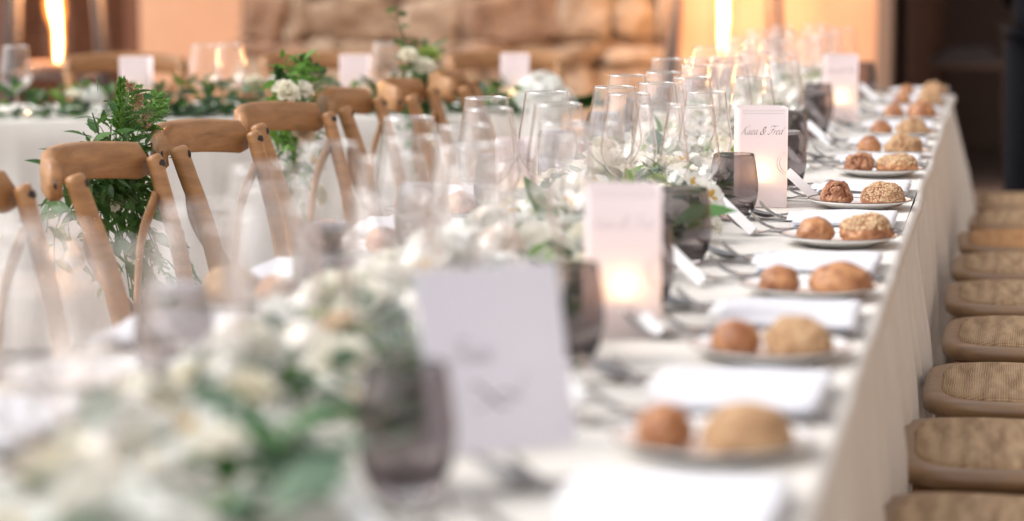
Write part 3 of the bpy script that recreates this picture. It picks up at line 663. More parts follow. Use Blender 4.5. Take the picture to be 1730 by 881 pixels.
# ================================================================== PLACE SETTINGS, cane-seat side
ROWS = [1.64, 2.187, 2.735, 3.262, 3.864, 4.446, 5.115, 5.608, 6.197, 6.825, 7.409, 7.874]
NAMES = ORD[:12]
LKIND = ['sesame', 'sesame', 'sesame', 'plain', 'oats', 'sesame_dark', 'oats', 'crusty', 'crusty', 'plain', 'crusty', 'crusty']
SKIND = ['plain', 'plain', 'plain', 'plain', 'twisted', 'walnut', 'torn', 'plain', 'plain', 'plain', 'plain', 'plain']
LDESC = dict(sesame='pale roll dusted with sesame', plain='smooth golden brown oval roll', oats='golden roll topped with rolled oats', sesame_dark='roll thickly crusted with sesame and oats', crusty='crusty tan roll with a rough top')
SDESC = dict(plain2='small uneven glossy brown roll', plain='small round glossy brown roll', twisted='small ridged oval brown roll', walnut='small dark walnut roll split on top', torn='small dark roll with a torn hole')
def side_setting(i, y, right=True):
    tag = '%s plate along the cane seats' % NAMES[i] if right else '%s plate along the leafy chairs' % NAMES[i]
    row = '%s place along the cane seats' % NAMES[i] if right else '%s place along the leafy chairs' % NAMES[i]
    sd = 'cane-seat side' if right else 'leafy-chair side'
    Yc = TY0
    def P(x, yy):
        return (x, yy) if right else (TX0 + TX1 - x, 2 * y - yy)
    rz = 0 if right else PI
    r = random.Random(100 + i + (0 if right else 50))
    px, py = P(-.253, y + .055)
    t = thing('side_plate', 'white side plate with a thin dark rim line, %s' % row, 'plate', (px - max(0, 3.4 - y) * .008 * (1 if right else -1), py, TZ + .001), (0, 0, 0), 'side plates, ' + sd)
    ob('plate_body', PM, t); ob('rim_line', PR1, t); ob('inner_line', PR2, t)
    lk, sk = (LKIND[i], SKIND[i]) if right else (r.choice(['crusty', 'sesame', 'plain']), 'plain')
    LL = BL2.get(lk, BL[lk]) if i % 2 == 0 else BL[lk]
    if sk == 'plain' and i % 2: sk = 'plain2'
    if right or y > 2.6:
        bx, by = P(-.213 - max(0, 3.4 - y) * .012 + r.uniform(-.006, .006), y + .035 + r.uniform(-.01, .01))
        t = ob('bread_roll', LL[0], None, (bx, by, TZ + .0075), (0, 0, rz + r.uniform(-.4, .4) + (0 if right else 1)), (r.uniform(.93, 1.05), r.uniform(.95, 1.05), r.uniform(.9, 1.06)), 'large %s on the %s' % (LDESC[lk], tag), 'bread roll', 'large rolls, ' + sd)
        if LL[1]: ob('seed_topping', LL[1], t, kind='stuff')
        bx, by = P(-.294 - max(0, 3.4 - y) * .008 + r.uniform(-.005, .005), y + .04 + r.uniform(-.008, .008))
        ob('bread_roll', BS[sk], None, (bx, by, TZ + .0075), (0, 0, rz + (r.uniform(-.25, .25) if sk in ('walnut', 'torn') else r.uniform(-1.5, 1.5))), (r.uniform(.92, 1.06), r.uniform(.95, 1.05), r.uniform(.9, 1.05)), '%s on the %s' % (SDESC[sk], tag), 'bread roll', 'small rolls, ' + sd)
    nx, ny = P(-.258, y + .315)
    ob('napkin', NAPS[i % 3], None, (nx, ny, TZ + .0085), (0, r.uniform(-.01, .01), rz + r.uniform(-.03, .03)), 1, 'folded white cotton napkin at the %s' % row, 'napkin', 'napkins, ' + sd)
    mx, my = P(-.322, y + .395 if y != 4.446 else y + .375)
    if right or i % 2: ob('menu_sheet', MENU, None, (mx, my - .02, TZ + .0112), (0, .0, rz + r.uniform(-.06, .06)), 1, 'white paper sheet tucked under the napkin at the %s' % row, 'paper', 'paper sheets, ' + sd)
    for kind, x, dy, nm in (('spoon', -.363, .415, 'spoon'), ('dessert_fork', -.318, .385, 'fork'), ('table_fork', -.352, .165, 'fork'), ('salad_fork', -.317, .215, 'fork'), ('knife', -.262, .225, 'knife')):
        if not right and kind in ('salad_fork', 'knife'): continue
        if not right and dy > .3: dy += .02
        cx_, cy_ = P(x, y + dy)
        dsc = {'spoon': 'steel soup spoon, bowl towards the flowers, at the', 'dessert_fork': 'steel fork lying beside the spoon at the', 'table_fork': 'steel fork with raised tines just behind the plate,', 'salad_fork': 'slim steel fork next to the napkin,', 'knife': 'steel knife half hidden under the napkin,'}[kind]
        cutlery(kind, cx_, cy_, rz + r.uniform(-.07, .07), '%s %s' % (dsc, row), kind.replace('_', ' ') + 's, ' + sd)
for i, y in enumerate(ROWS): side_setting(i, y, True)
LROWS = [1.30, 1.90, 2.50, 3.10, 3.65, 4.22, 4.80, 5.38, 5.95, 6.50, 7.10, 7.65]
for i, y in enumerate(LROWS): side_setting(i, y, False)

# tumblers
TUM = [(-.465, 1.32), (-.507, 2.0), (-.490, 2.705), (-.468, 3.15), (-.474, 3.625), (-.466, 4.262), (-.425, 4.835), (-.471, 5.46), (-.472, 6.18), (-.492, 6.62), (-.462, 7.33), (-.446, 7.96)]
TLB = ['smoked tumbler at the very front of the table', 'large blurred smoked tumbler standing before the leaning lavender card', 'smoked tumbler half hidden between lavender card and the big lantern', 'smoked tumbler hidden just behind the big blurred lantern', 'smoked tumbler showing green leaves through it, beside a cream bloom', 'sharp smoked tumbler catching orange glow beside the lettered lantern', 'smoked tumbler half hidden behind the right edge of the lettered lantern', 'dark smoked tumbler just beyond the lettered lantern', 'smoked tumbler just before the far glowing lantern', 'smoked tumbler touching the far glowing lantern', 'blurred smoked tumbler just past the far lantern', 'farthest smoked tumbler near the table end']
for (x, y), lb in zip(TUM, TLB): ob('smoked_tumbler', TM, None, (x, y, TZ + .001), (0, 0, 0), 1, lb, 'tumbler', 'smoked tumblers, cane-seat side')
LTUM = [(-.88, y - .06) for y in LROWS]
for i, (x, y) in enumerate(LTUM):
    ob('smoked_tumbler', TM, None, (x, y, TZ + .001), (0, 0, 0), 1, '%s smoked tumbler from the camera, on the leafy-chair side' % NAMES[i], 'tumbler', 'smoked tumblers, leafy-chair side')
# place cards
for i, (x, y) in enumerate(TUM[1:], 1):
    ob('place_card', PC, None, (-.368 if i == 6 else x + .035, y - .24, TZ + .0335), (0, math.radians(35), math.radians(-30)), 1, 'white folded name card leaning by the %s smoked tumbler, cane-seat side' % ORD[i], 'name card', 'folded name cards')
# wine glasses
RG = [(-.587, 2.28, 1.0), (-.50, 2.46, .97), (-.58, 2.62, 1.0), (-.545, 3.13, 1.0), (-.575, 3.40, .98), (-.545, 3.86, .98), (-.515, 4.02, .93), (-.535, 4.40, .94), (-.593, 4.64, 1.0), (-.508, 4.99, .93), (-.58, 5.22, 1.0), (-.50, 5.62, .94), (-.598, 5.85, 1.0), (-.545, 6.08, .95), (-.60, 6.45, 1.02), (-.53, 6.72, 1.0), (-.61, 7.28, 1.0), (-.52, 7.08, 1.02), (-.54, 7.60, 1.02), (-.60, 7.90, 1.02), (-.50, 7.74, 1.0)]
LG = [(-.70, 1.99, 1), (-.775, 1.80, 1), (-.69, 1.66, 1), (-.78, 2.24, .97), (-.74, 1.06, 1), (-.86, 1.48, 1), (-.64, 2.44, .96), (-.66, 2.92, 1), (-.64, 3.5, .96), (-.63, 4.08, 1), (-.65, 4.56, .97), (-.64, 5.12, 1), (-.65, 5.75, .97), (-.66, 6.6, 1), (-.66, 7.35, 1), (-.87, 1.18, 1), (-.89, 1.72, 1), (-.87, 2.03, 1), (-.68, 2.16, 1), (-.84, 2.92, 1), (-.86, 3.42, 1), (-.85, 3.92, 1), (-.68, 3.10, .95), (-.80, 1.0, 1), (-.70, 1.30, 1), (-.78, 1.52, 1), (-.82, 1.96, 1), (-.73, 1.84, 1), (-.75, 2.40, 1), (-.83, 2.60, 1), (-.715, 2.75, 1), (-.76, 3.04, 1), (-.74, 3.27, 1), (-.785, 3.64, 1), (-.70, 3.78, 1), (-.78, 4.10, 1), (-.69, 4.29, 1), (-.73, 4.70, 1), (-.69, 4.93, .98), (-.74, 5.35, 1.02), (-.69, 5.57, .98), (-.74, 6.12, 1), (-.69, 6.34, 1), (-.73, 6.86, 1), (-.69, 7.06, 1), (-.75, 7.50, 1), (-.70, 7.78, 1.02)]
RG.sort(key=lambda g: g[1]); LG.sort(key=lambda g: g[1])
for i, (x, y, h) in enumerate(RG): wine_glass(x, y, h, '%s clear wine glass from the camera in the row beside the smoked tumblers' % ORD[i], 'wine glasses on the cane-seat side', w_=1.0 + .03 * math.sin(i * 2.3))
for i, (x, y, h) in enumerate(LG): wine_glass(x, y, h, '%s clear wine glass from the camera on the leafy-chair side of the flowers' % ORD[i], 'wine glasses on the leafy-chair side', w_=1.0 + .03 * math.sin(i * 1.7))

# ================================================================== LETTERING (drawn pen strokes)
GL = {
 'K': (1.35, [[(.50, 2.02), (.40, 1.3), (.25, .5), (.12, .02), (-.1, -.05)], [(1.45, 2.1), (1.15, 1.95), (.75, 1.45), (.38, 1.08)], [(.38, 1.08), (.65, .9), (.85, .3), (1.1, 0), (1.35, .15)]]),
 'a': (.92, [[(.68, .80), (.50, 1.0), (.2, .75), (.08, .3), (.22, 0), (.45, .2), (.68, .8)], [(.70, .98), (.62, .4), (.66, .04), (.80, .05), (.95, .25)]]),
 'e': (.72, [[(.08, .38), (.38, .5), (.56, .8), (.40, 1.0), (.16, .72), (.08, .3), (.25, 0), (.5, .08), (.72, .3)]]),
 '&': (1.45, [[(1.28, .95), (1.05, .9), (1.12, .55), (.85, .12), (.45, -.03), (.12, .2), (.2, .62), (.62, .98), (.92, 1.4), (.82, 1.72), (.52, 1.68), (.45, 1.3), (.62, .8), (.92, .25), (1.25, 0)]]),
 'F': (1.2, [[(.15, 1.55), (.12, 1.85), (.45, 2.05), (1.0, 1.93), (1.75, 2.12)], [(.98, 1.95), (.78, 1.2), (.6, .4), (.3, 0), (-.05, .08), (-.02, .35)], [(.35, 1.0), (.7, 1.12), (1.15, 1.05)]]),
 'r': (.58, [[(.14, .98), (.10, .5), (.06, 0)], [(.1, .5), (.3, .85), (.58, .97)]]),
 'd': (.95, [[(.66, .80), (.48, 1.0), (.2, .75), (.08, .3), (.22, 0), (.45, .2), (.66, .8)], [(.92, 2.0), (.76, 1.1), (.64, .35), (.68, .03), (.82, .06), (.97, .25)]]),
 ' ': (.55, [])}
def pen(strokes_px, nib, th=math.radians(40)):
    """ribbon geometry in the XZ plane; pen nib held at an angle gives thick and thin"""
    vs = []; fs = []
    for st_, hgt in strokes_px:
        P = sm([(p[0], 0, p[1]) for p in st_], max(8, len(st_) * 5)); N = len(P)
        o_ = len(vs)
        for i, p in enumerate(P):
            t = (P[min(i + 1, N - 1)] - P[max(i - 1, 0)]); a = math.atan2(t.z, t.x); nn = Vector((-math.sin(a), 0, math.cos(a)))
            w_ = nib * (.22 + .78 * abs(math.sin(a - th))) * (.35 + .65 * min(1, 3 * min(i, N - 1 - i) / N)) * hgt
            vs += [p + nn * w_, p - nn * w_]
        for i in range(N - 1): a = o_ + 2 * i; fs.append((a, a + 1, a + 3, a + 2))
    return vs, fs
def script(text, u, x0, z0, shear=.42, nib=.085):
    out = []; x = x0
    for ch in text:
        adv, st = GL[ch]
        k = 1.25 if ch == '&' else 1
        for s in st: out.append(([(x + (p[0] + p[1] * shear) * u * (.95 if ch == '&' else 1), z0 + p[1] * u) for p in s], u * (1.5 if ch == '&' else 1)))
        x += adv * u
    return pen(out, nib)

# ================================================================== PAPER LANTERNS
def lantern(x, y, rz, sc, lb, text=True, ink=None, power=.35, dx=0.0, grp='paper candle lanterns'):
    t = thing('paper_lantern', lb, 'lantern', (x, y, TZ + .001), (0, 0, rz), grp, (sc,) * 3)
    W_ = .047; H_ = .187; n = 6; b = MB(); out = []
    cs = []
    for (cx_, cy_, a0) in ((W_ - .006, -W_ + .006, -PI / 2), (W_ - .006, W_ - .006, 0), (-W_ + .006, W_ - .006, PI / 2), (-W_ + .006, -W_ + .006, PI)):
        for k in range(4): a = a0 + PI / 2 * k / 3; cs.append((cx_ + .006 * math.cos(a), cy_ + .006 * math.sin(a)))
    N = len(cs); vs = []; fs = []
    rows = 8
    for j in range(rows + 1):
        for (px, py) in cs: vs.append((px, py, H_ * j / rows))
    for j in range(rows):
        for k in range(N): fs.append((j * N + k, j * N + (k + 1) % N, (j + 1) * N + (k + 1) % N, (j + 1) * N + k))
    b.add(vs, fs)
    # deckled lace top edge: small scallops all round
    for (ax, ay, bx, by) in ((-W_ + .006, -W_, W_ - .006, -W_), (W_, -W_ + .006, W_, W_ - .006), (W_ - .006, W_, -W_ + .006, W_), (-W_, W_ - .006, -W_, -W_ + .006)):
        m_ = 15
        for k in range(m_):
            p = Vector((ax, ay)).lerp(Vector((bx, by)), (k + .15) / m_); q = Vector((ax, ay)).lerp(Vector((bx, by)), (k + .85) / m_); mid = (p + q) / 2
            b.add([(p.x, p.y, H_), (q.x, q.y, H_), (mid.x * .98 + q.x * .02, mid.y, H_ + .0028)], [(0, 1, 2)])
    ob('paper_sleeve', b.mesh('sleeve', M_lantern, False), t)
    # perforated border
    dots = []
    for r_, zz_ in ((0, H_ - .004), (1, H_ - .009)):
        for k in range(15 - r_):
            cx_ = -W_ + .006 + (k + .5 + .5 * r_) * (2 * W_ - .012) / 15
            dots.append(([(cx_ - .0013, -W_ - .0004, zz_), (cx_, -W_ - .0004, zz_ - .0008), (cx_ + .0013, -W_ - .0004, zz_), (cx_, -W_ - .0004, zz_ + .0008)], [(0, 1, 2, 3)]))
    ob('perforated_border', one('dots', dots, M_inkgrey, False), t)
    if text:
        g = script('Kaea & Fred', .0079, -.0425, .1385); g = ([Vector((v.x, -W_ - .0005, v.z)) for v in g[0]], g[1])
        ob('printed_names', one('names', g, ink or M_ink, False), t)
        rg = []
        for rr, c in ((.0225, .0), (.0195, .002)):
            pts = [(W_ + .002 + c + rr * math.cos(a), .062 + .022 + rr * math.sin(a) * 1.0) for a in [math.radians(q) for q in range(98, 263, 6)]]
            pts = [(min(px, W_ - .0035), pz) for px, pz in pts]; rg.append((pts, .011))
        g = pen(rg, .045); g = ([Vector((v.x, -W_ - .0005, v.z)) for v in g[0]], g[1])
        ob('ring_emblem', one('rings', g, M_inkgrey, False), t)
    ob('tealight', one('wax', lathe([(.0001, .002), (.019, .002), (.019, .05), (.0001, .049)], 20), M_wax), t, (dx, -.024, 0))
    ob('flame', one('flame', lathe([(.0001, .052), (.0025, .056), (.0035, .061), (.0022, .068), (.0001, .077)], 10), M_flame), t, (dx, -.024, 0))
    l = bpy.data.lights.new('candle_light', 'POINT'); l.energy = power * .042; l.color = (1, .66, .40); l.shadow_soft_size = .008
    lo = bpy.data.objects.new('candle_light', l); COL.objects.link(lo); lo.parent = t; lo.location = (dx, -.030, .070)
    return t
VY = math.radians(11.6)
lantern(-.462, 2.945, VY, 1, 'large blurred white paper lantern glowing in the middle of the photo', ink=M_faint, power=.30)
lantern(-.443, 4.515, VY, 1, 'sharp white paper lantern printed with two names, beside the smoked tumbler', power=.30, dx=-.004)
lantern(-.450, 6.885, VY, 1, 'far glowing white paper lantern near the end of the table', power=.35)
lantern(-.842, 4.14, VY, .8, 'blurred paper lantern seen through wine glasses on the leafy-chair side', power=.25)
for u, v, lb in ((-1.27, .1, 'frosted white lantern on the cream table near the photo edge'), (-.62, .12, 'frosted white lantern on the cream table above a chair rail'), (-.13, .12, 'frosted white lantern on the cream table beside the hydrangea')):
    x, y, _ = t2(u, v); lantern(x, y, VY, .93, lb, False, .07, grp='lanterns on the cream table')
# folded lavender card
fc = thing('standing_card', 'blurred pale lavender card leaning back behind the large smoked tumbler', 'card', (-.505, 2.164, TZ + .002))
def panel(p0, p1, h, lean, name, label=None):
    d = Vector((p1[0] - p0[0], p1[1] - p0[1], 0)); W_ = d.length; a = math.atan2(d.y, d.x)
    g = box(0, W_, -.0005, .0005, 0, h)
    o = ob(name, one(name, g, M_lav, False), fc, (p0[0], p0[1], 0), (math.radians(-lean), 0, a)); return o, W_
p, W_ = panel((-.014, -.012), (.106, .094), .180, 13, 'card_panel')
g1 = script('Fraea', .0105, .030, .088, .35, .11); g2 = pen([([(.035, .050), (.052, .066), (.066, .056), (.083, .042), (.1, .056), (.113, .074)], .02), ([(.048, .041), (.066, .046), (.083, .056), (.105, .048)], .02)], .09)
for g in (g1, g2): ob('script_print', one('script', ([Vector((v.x, -.0009, v.z)) for v in g[0]], g[1]), M_inkgrey, False), p)

# ================================================================== FLOWERS AND LEAVES
def petal(base, az, tilt, L, W_, cup, curl, n=4, m_=4):
    vs = []; fs = []
    for j in range(m_ + 1):
        v = j / m_
        for i in range(n + 1):
            u = i / n * 2 - 1; wv = W_ * math.sin(min(1, v * 1.15 + .12) * PI * .62) ** .8 if v < 1 else W_ * .55
            x = u * wv * .5; out_ = v * L
            y = -cup * (1 - u * u) * 0 + cup * u * u * math.sin(v * PI * .8)
            bend = curl * v * v
            vs.append(Vector((x, y, out_)) + Vector((0, -bend * L, -abs(bend) * L * .4)) + Vector((0, .04 * L * math.sin(u * 6 + az * 3) * v, .03 * L * math.sin(u * 9 + az) * v)))
    for j in range(m_):
        for i in range(n): a = j * (n + 1) + i; fs.append((a, a + 1, a + n + 2, a + n + 1))
    R = Matrix.Rotation(az, 4, 'Z') @ Matrix.Translation((0, -base, 0)) @ Matrix.Rotation(tilt, 4, 'X')
    return xf((vs, fs), R)
def rose_mesh(seed, m, R_=.036):
    r = random.Random(seed); b = MB()
    for L, (n, base, tilt, ln, wd, curl) in enumerate(((3, .0015, .05, .026, .018, -.05), (4, .004, .12, .030, .024, -.02), (5, .007, .28, .034, .032, .08), (6, .009, .50, .037, .036, .18), (6, .010, .80, .040, .040, .28), (7, .010, 1.15, .042, .040, .30))):
        for k in range(n):
            b.add(*petal(base, 2 * PI * k / n + L * .7 + r.uniform(-.15, .15), tilt + r.uniform(-.08, .08), ln * r.uniform(.92, 1.06), wd, .012, curl))
    vs, fs = lathe([(.0001, -.004), (.007, -.002), (.010, .006), (.008, .014), (.0001, .018)], 8); b.add(vs, fs)
    me = b.mesh('rose', m); sc = R_ / .042
    me.transform(Matrix.Scale(sc, 4)); return me
def lily_mesh(seed):
    r = random.Random(seed); b = MB()
    for L in (0, 1):
        for k in range(3 if L == 0 else 4):
            b.add(*petal(.003, 2 * PI * k / (3 if L == 0 else 4) + L * 1.0, (.75 if L == 0 else 1.0) + r.uniform(-.1, .1), .042, .026 if L else .030, .008, .35))
    for k in range(3):
        vs, fs = petal(.002, 2 * PI * k / 3 + .5, .55, .020, .010, .004, .1); b.add(vs, fs, 1)
    return b.mesh('orchid', [M_petalw, M_throat])
def hydrangea_mesh(seed, R_=.05, n=90):
    r = random.Random(seed); b = MB()
    for _ in range(n):
        th = math.acos(r.uniform(-.15, 1)); ph = r.uniform(0, 6.28); nn = Vector((math.sin(th) * math.cos(ph), math.sin(th) * math.sin(ph), math.cos(th)))
        M_ = Matrix.Translation(nn * R_ * r.uniform(.85, 1.05) * Vector((1, 1, .8)).length / 1.6) @ nn.to_track_quat('Z', 'Y').to_matrix().to_4x4() @ Matrix.Rotation(r.uniform(0, 6), 4, 'Z')
        for k in range(4):
            b.add(*xf(petal(.0005, PI / 2 * k, 1.15, .013, .013, .002, .2, 2, 2), M_))
    b.add(*lathe([(.0001, -R_ * .3), (R_ * .7, 0), (R_ * .75, R_ * .3), (R_ * .4, R_ * .65), (.0001, R_ * .7)], 10))
    return b.mesh('hydrangea', M_petalw)
ROSE = [rose_mesh(i, M_petal, .036) for i in range(3)]; ROSEB = rose_mesh(9, M_blush, .030); BUD = rose_mesh(12, M_budgreen, .022)
LILY = [lily_mesh(i) for i in range(2)]; HYD = [hydrangea_mesh(1), hydrangea_mesh(2)]
def leaf_geo(L, W_, fold=.25, bend=.2):
    prof = [(0, .0), (.12, .45), (.35, 1), (.6, .9), (.82, .5), (1, 0)]
    vs = []; fs = []
    for t, w_ in prof:
        z_ = -bend * L * t * t
        vs += [(-w_ * W_ / 2, t * L, z_ + fold * w_ * W_ / 2), (0, t * L, z_), (w_ * W_ / 2, t * L, z_ + fold * w_ * W_ / 2)]
    for i in range(len(prof) - 1):
        a = i * 3; fs += [(a, a + 1, a + 4, a + 3), (a + 1, a + 2, a + 5, a + 4)]
    return vs, fs
LEAF = one('ruscus_leaf', leaf_geo(.046, .019), M_leaf); LEAFB = one('bright_leaf', leaf_geo(.050, .020), M_leaf2); EUCA = one('eucalyptus_leaf', leaf_geo(.042, .034, .12, .12), M_euca); M_broad = thin_sheet('broad_leaf', (0.06, 0.16, 0.045), 0.3, 0.4, var=(0.09, 0.21, 0.06))
LEAFBIG = one('broad_leaf', leaf_geo(.085, .045, .2, .3), M_broad)
def rdir(r): a = r.uniform(0, 6.28); z_ = r.uniform(-1, 1); s = math.sqrt(1 - z_ * z_); return Vector((s * math.cos(a), s * math.sin(a), z_))
def orient(d, roll): return (Vector(d).to_track_quat('Y', 'Z').to_matrix().to_4x4() @ Matrix.Rotation(roll, 4, 'Y'))
def put_leaf(name, me, parent, p, d, roll, s):
    o = bpy.data.objects.new(name, me); COL.objects.link(o); o.parent = parent
    o.matrix_local = Matrix.Translation(p) @ orient(d, roll) @ Matrix.Scale(s, 4); return o
def fill_foliage(path_fn, n, seed, mats_sz, name):
    """uncountable small leaves under the blooms, one mesh per leaf kind"""
    r = random.Random(seed); outs = []
    for (m, L, W_, cnt) in mats_sz:
        b = MB(); lg = leaf_geo(L, W_)
        for _ in range(cnt):
            p = path_fn(r); d = rdir(r); d.z = abs(d.z) * .5
            b.add(*xf(lg, Matrix.Translation(p) @ orient(d, r.uniform(-1, 1)) @ Matrix.Scale(r.uniform(.7, 1.2), 4)))
        outs.append(b.mesh(name, m))
    return outs
# obstacles on the long table
OBS = [(x, y, .046, .13) for x, y in TUM + LTUM] + [(x, y, .010, .09) for x, y, h in RG + LG] + [(x, y, .048, 9) for x, y, h in RG + LG if False] + [(-.462, 2.945, .068, 9), (-.443, 4.515, .068, 9), (-.45, 6.885, .068, 9), (-.875, 4.14, .06, 9), (-.505, 2.16, .06, 9)]
def free(x, y, rad):
    return all((x - a) ** 2 + (y - b_) ** 2 > (rad + c) ** 2 for a, b_, c, h in OBS)
gar = thing('table_garland', 'long garland of cream roses, orchids and eucalyptus down the middle of the table', 'garland', (0, 0, TZ))
r = random.Random(21); placed = []; cnt = 0
def gx(y): return -.655 + .012 * math.sin(y * 2.1)
for it in range(9000):
    if cnt >= 285: break
    y = .85 + 7.25 * (r.random() ** 1.15); x = gx(y) + r.uniform(-1, .82) * .165
    kind = r.choices(['rose', 'lily', 'hyd', 'blush', 'bud'], [60, 22, 7, 4, 7])[0]; s = r.uniform(.8, 1.2) * (.92 if y < 2.6 else 1)
    rad = {'rose': .034, 'lily': .030, 'hyd': .044, 'blush': .028, 'bud': .02}[kind] * s
    if not free(x, y, rad * .8): continue
    if y < 2.5 and x > -.585: continue
    if y < 2.8 and r.random() < .22: continue
    if any((x - a) ** 2 + (y - b_) ** 2 < (rad + c) ** 2 * .62 for a, b_, c in placed): continue
    placed.append((x, y, rad)); cnt += 1
    e = abs(x - gx(y)) / .165; zz_ = .034 + .034 * (1 - e * e) + r.uniform(-.012, .018)
    me = {'rose': r.choice(ROSE), 'lily': r.choice(LILY), 'hyd': r.choice(HYD), 'blush': ROSEB, 'bud': BUD}[kind]
    nm = {'rose': 'rose', 'lily': 'orchid', 'hyd': 'hydrangea', 'blush': 'blush_rose', 'bud': 'green_bud'}[kind]
    ob(nm, me, gar, (x, y, zz_ - (.02 if kind == 'hyd' else 0)), (r.uniform(-.5, .35), (x - gx(y)) * 4 + r.uniform(-.3, .3), r.uniform(0, 6.28)), s)
for kx in range(20):
    put_leaf('broad_leaf' if kx % 3 == 0 else 'eucalyptus_leaf', LEAFBIG if kx % 3 == 0 else EUCA, gar, Vector((-.585 + r.uniform(-.06, .04), 1.88 + r.uniform(-.07, .07), .035 + r.uniform(0, .03))), (r.uniform(-1, 1), r.uniform(-1, .6), r.uniform(.1, .7)), r.uniform(-.6, .6), r.uniform(.6, .9) * (1 if kx % 3 == 0 else 1.5))
# a few particular blooms the photo shows sharply beside the smoked tumblers
for x, y, z_, rx, ry, s, me, nm in ((-.475, 3.93, .072, .9, .35, .95, LILY[0], 'orchid'), (-.470, 3.90, .034, .7, .5, .75, ROSE[1], 'rose'), (-.505, 3.95, .088, .7, .2, .95, LILY[1], 'orchid'), (-.50, 3.90, .03, .8, .3, .9, ROSE[0], 'rose')):
    ob(nm, me, gar, (x, y, z_), (rx, ry, 1.0), s)
k = 0
for it in range(900):
    if k >= 250: break
    y = .85 + 7.25 * r.random() ** 1.1; x = gx(y) + r.uniform(-1, .78) * .185
    if not free(x, y, .012): continue
    e = abs(x - gx(y)) / .185; d = Vector(((x - gx(y)) * 5 + r.uniform(-.6, .6), r.uniform(-1, 1), r.uniform(.05, .8)))
    me, nm = r.choices([(EUCA, 'eucalyptus_leaf'), (LEAFB, 'bright_leaf'), (LEAF, 'ruscus_leaf'), (LEAFBIG, 'broad_leaf')], [8, 6, 3, 2.2])[0] if y > 2.6 else (EUCA, 'eucalyptus_leaf')
    put_leaf(nm, me, gar, Vector((x, y, .03 + .05 * (1 - e * e))), d, r.uniform(-.7, .7), r.uniform(.8, 1.4)); k += 1
def pf(r):
    while True:
        y = .85 + 7.25 * r.random(); e = r.uniform(-1, .85); x = gx(y) + e * .17
        if y < 2.4 and r.random() < .65: continue
        if free(x, y, .004): return Vector((x, y, .006 + .055 * (1 - e * e) * r.random()))
for me, nm in zip(fill_foliage(pf, 0, 31, ((M_euca, .038, .026, 2000), (M_leaf, .036, .014, 900), (M_leaf2, .036, .014, 1500)), 'foliage'), ('eucalyptus_fill', 'dark_foliage', 'bright_foliage')):
    ob(nm, me, gar, kind='stuff')

# garland on the cream table
g2 = thing('front_garland', 'leafy garland with white blooms along the front of the cream table', 'garland', t2(0, 0, TZ), (0, 0, A2))
def pf2(r):
    e = r.uniform(-1, 1)
    while True:
        u_ = r.uniform(-3.4, -.12)
        if noise.noise(Vector((u_ * 4.2, 1.7, 0))) > r.uniform(-.65, .12): break
    return Vector((u_, .10 + e * .085, .006 + .10 * (1 - e * e) * r.random() ** 1.6))
for me, nm in zip(fill_foliage(pf2, 0, 41, ((M_leaf, .045, .018, 1300), (M_leaf2, .045, .018, 700), (M_euca, .040, .028, 700)), 'foliage2'), ('dark_foliage', 'bright_foliage', 'eucalyptus_fill')):
    ob(nm, me, g2, kind='stuff')
for u, v, z_, s, kk in ((-1.40, .05, .055, .75, 'h'), (-1.75, .06, .06, .85, 'h'), (-1.45, .04, .06, .9, 'r'), (-1.72, .05, .06, .9, 'r'), (-.93, .04, .10, .7, 'r'), (-.87, .04, .10, .8, 'l'), (-.80, .03, .085, 1, 'r'), (-.06, .05, .04, 1.5, 'h'), (-.02, .02, .02, 1.1, 'h'), (-.42, .05, .12, .8, 'b'), (-.46, .05, .10, .9, 'r'), (-1.95, .06, .1, 1, 'h'), (-2.3, .06, .1, 1, 'r')):
    me, nm = {'h': (HYD[0], 'hydrangea'), 'r': (ROSE[0], 'rose'), 'l': (LILY[0], 'orchid'), 'b': (BUD, 'green_bud')}[kk]
    ob(nm, me, g2, (u, v, z_), (.3, 0, u * 3), s)
for kx in range(60):
    u = r.uniform(-3.0, -.03); put_leaf('ruscus_leaf', LEAF if kx % 3 else LEAFB, g2, Vector((u, .06 + r.uniform(-.05, .05), .07)), (r.uniform(-1, 1), -.4, r.uniform(.2, 1)), r.uniform(-.6, .6), r.uniform(1, 1.6))
for kx in range(14):
    put_leaf('broad_leaf', LEAFBIG, g2, Vector((.02 + r.uniform(-.03, .06), .05, .02)), (r.uniform(.2, 1), -.5, r.uniform(.0, .8)), r.uniform(-.6, .6), r.uniform(.8, 1.3))

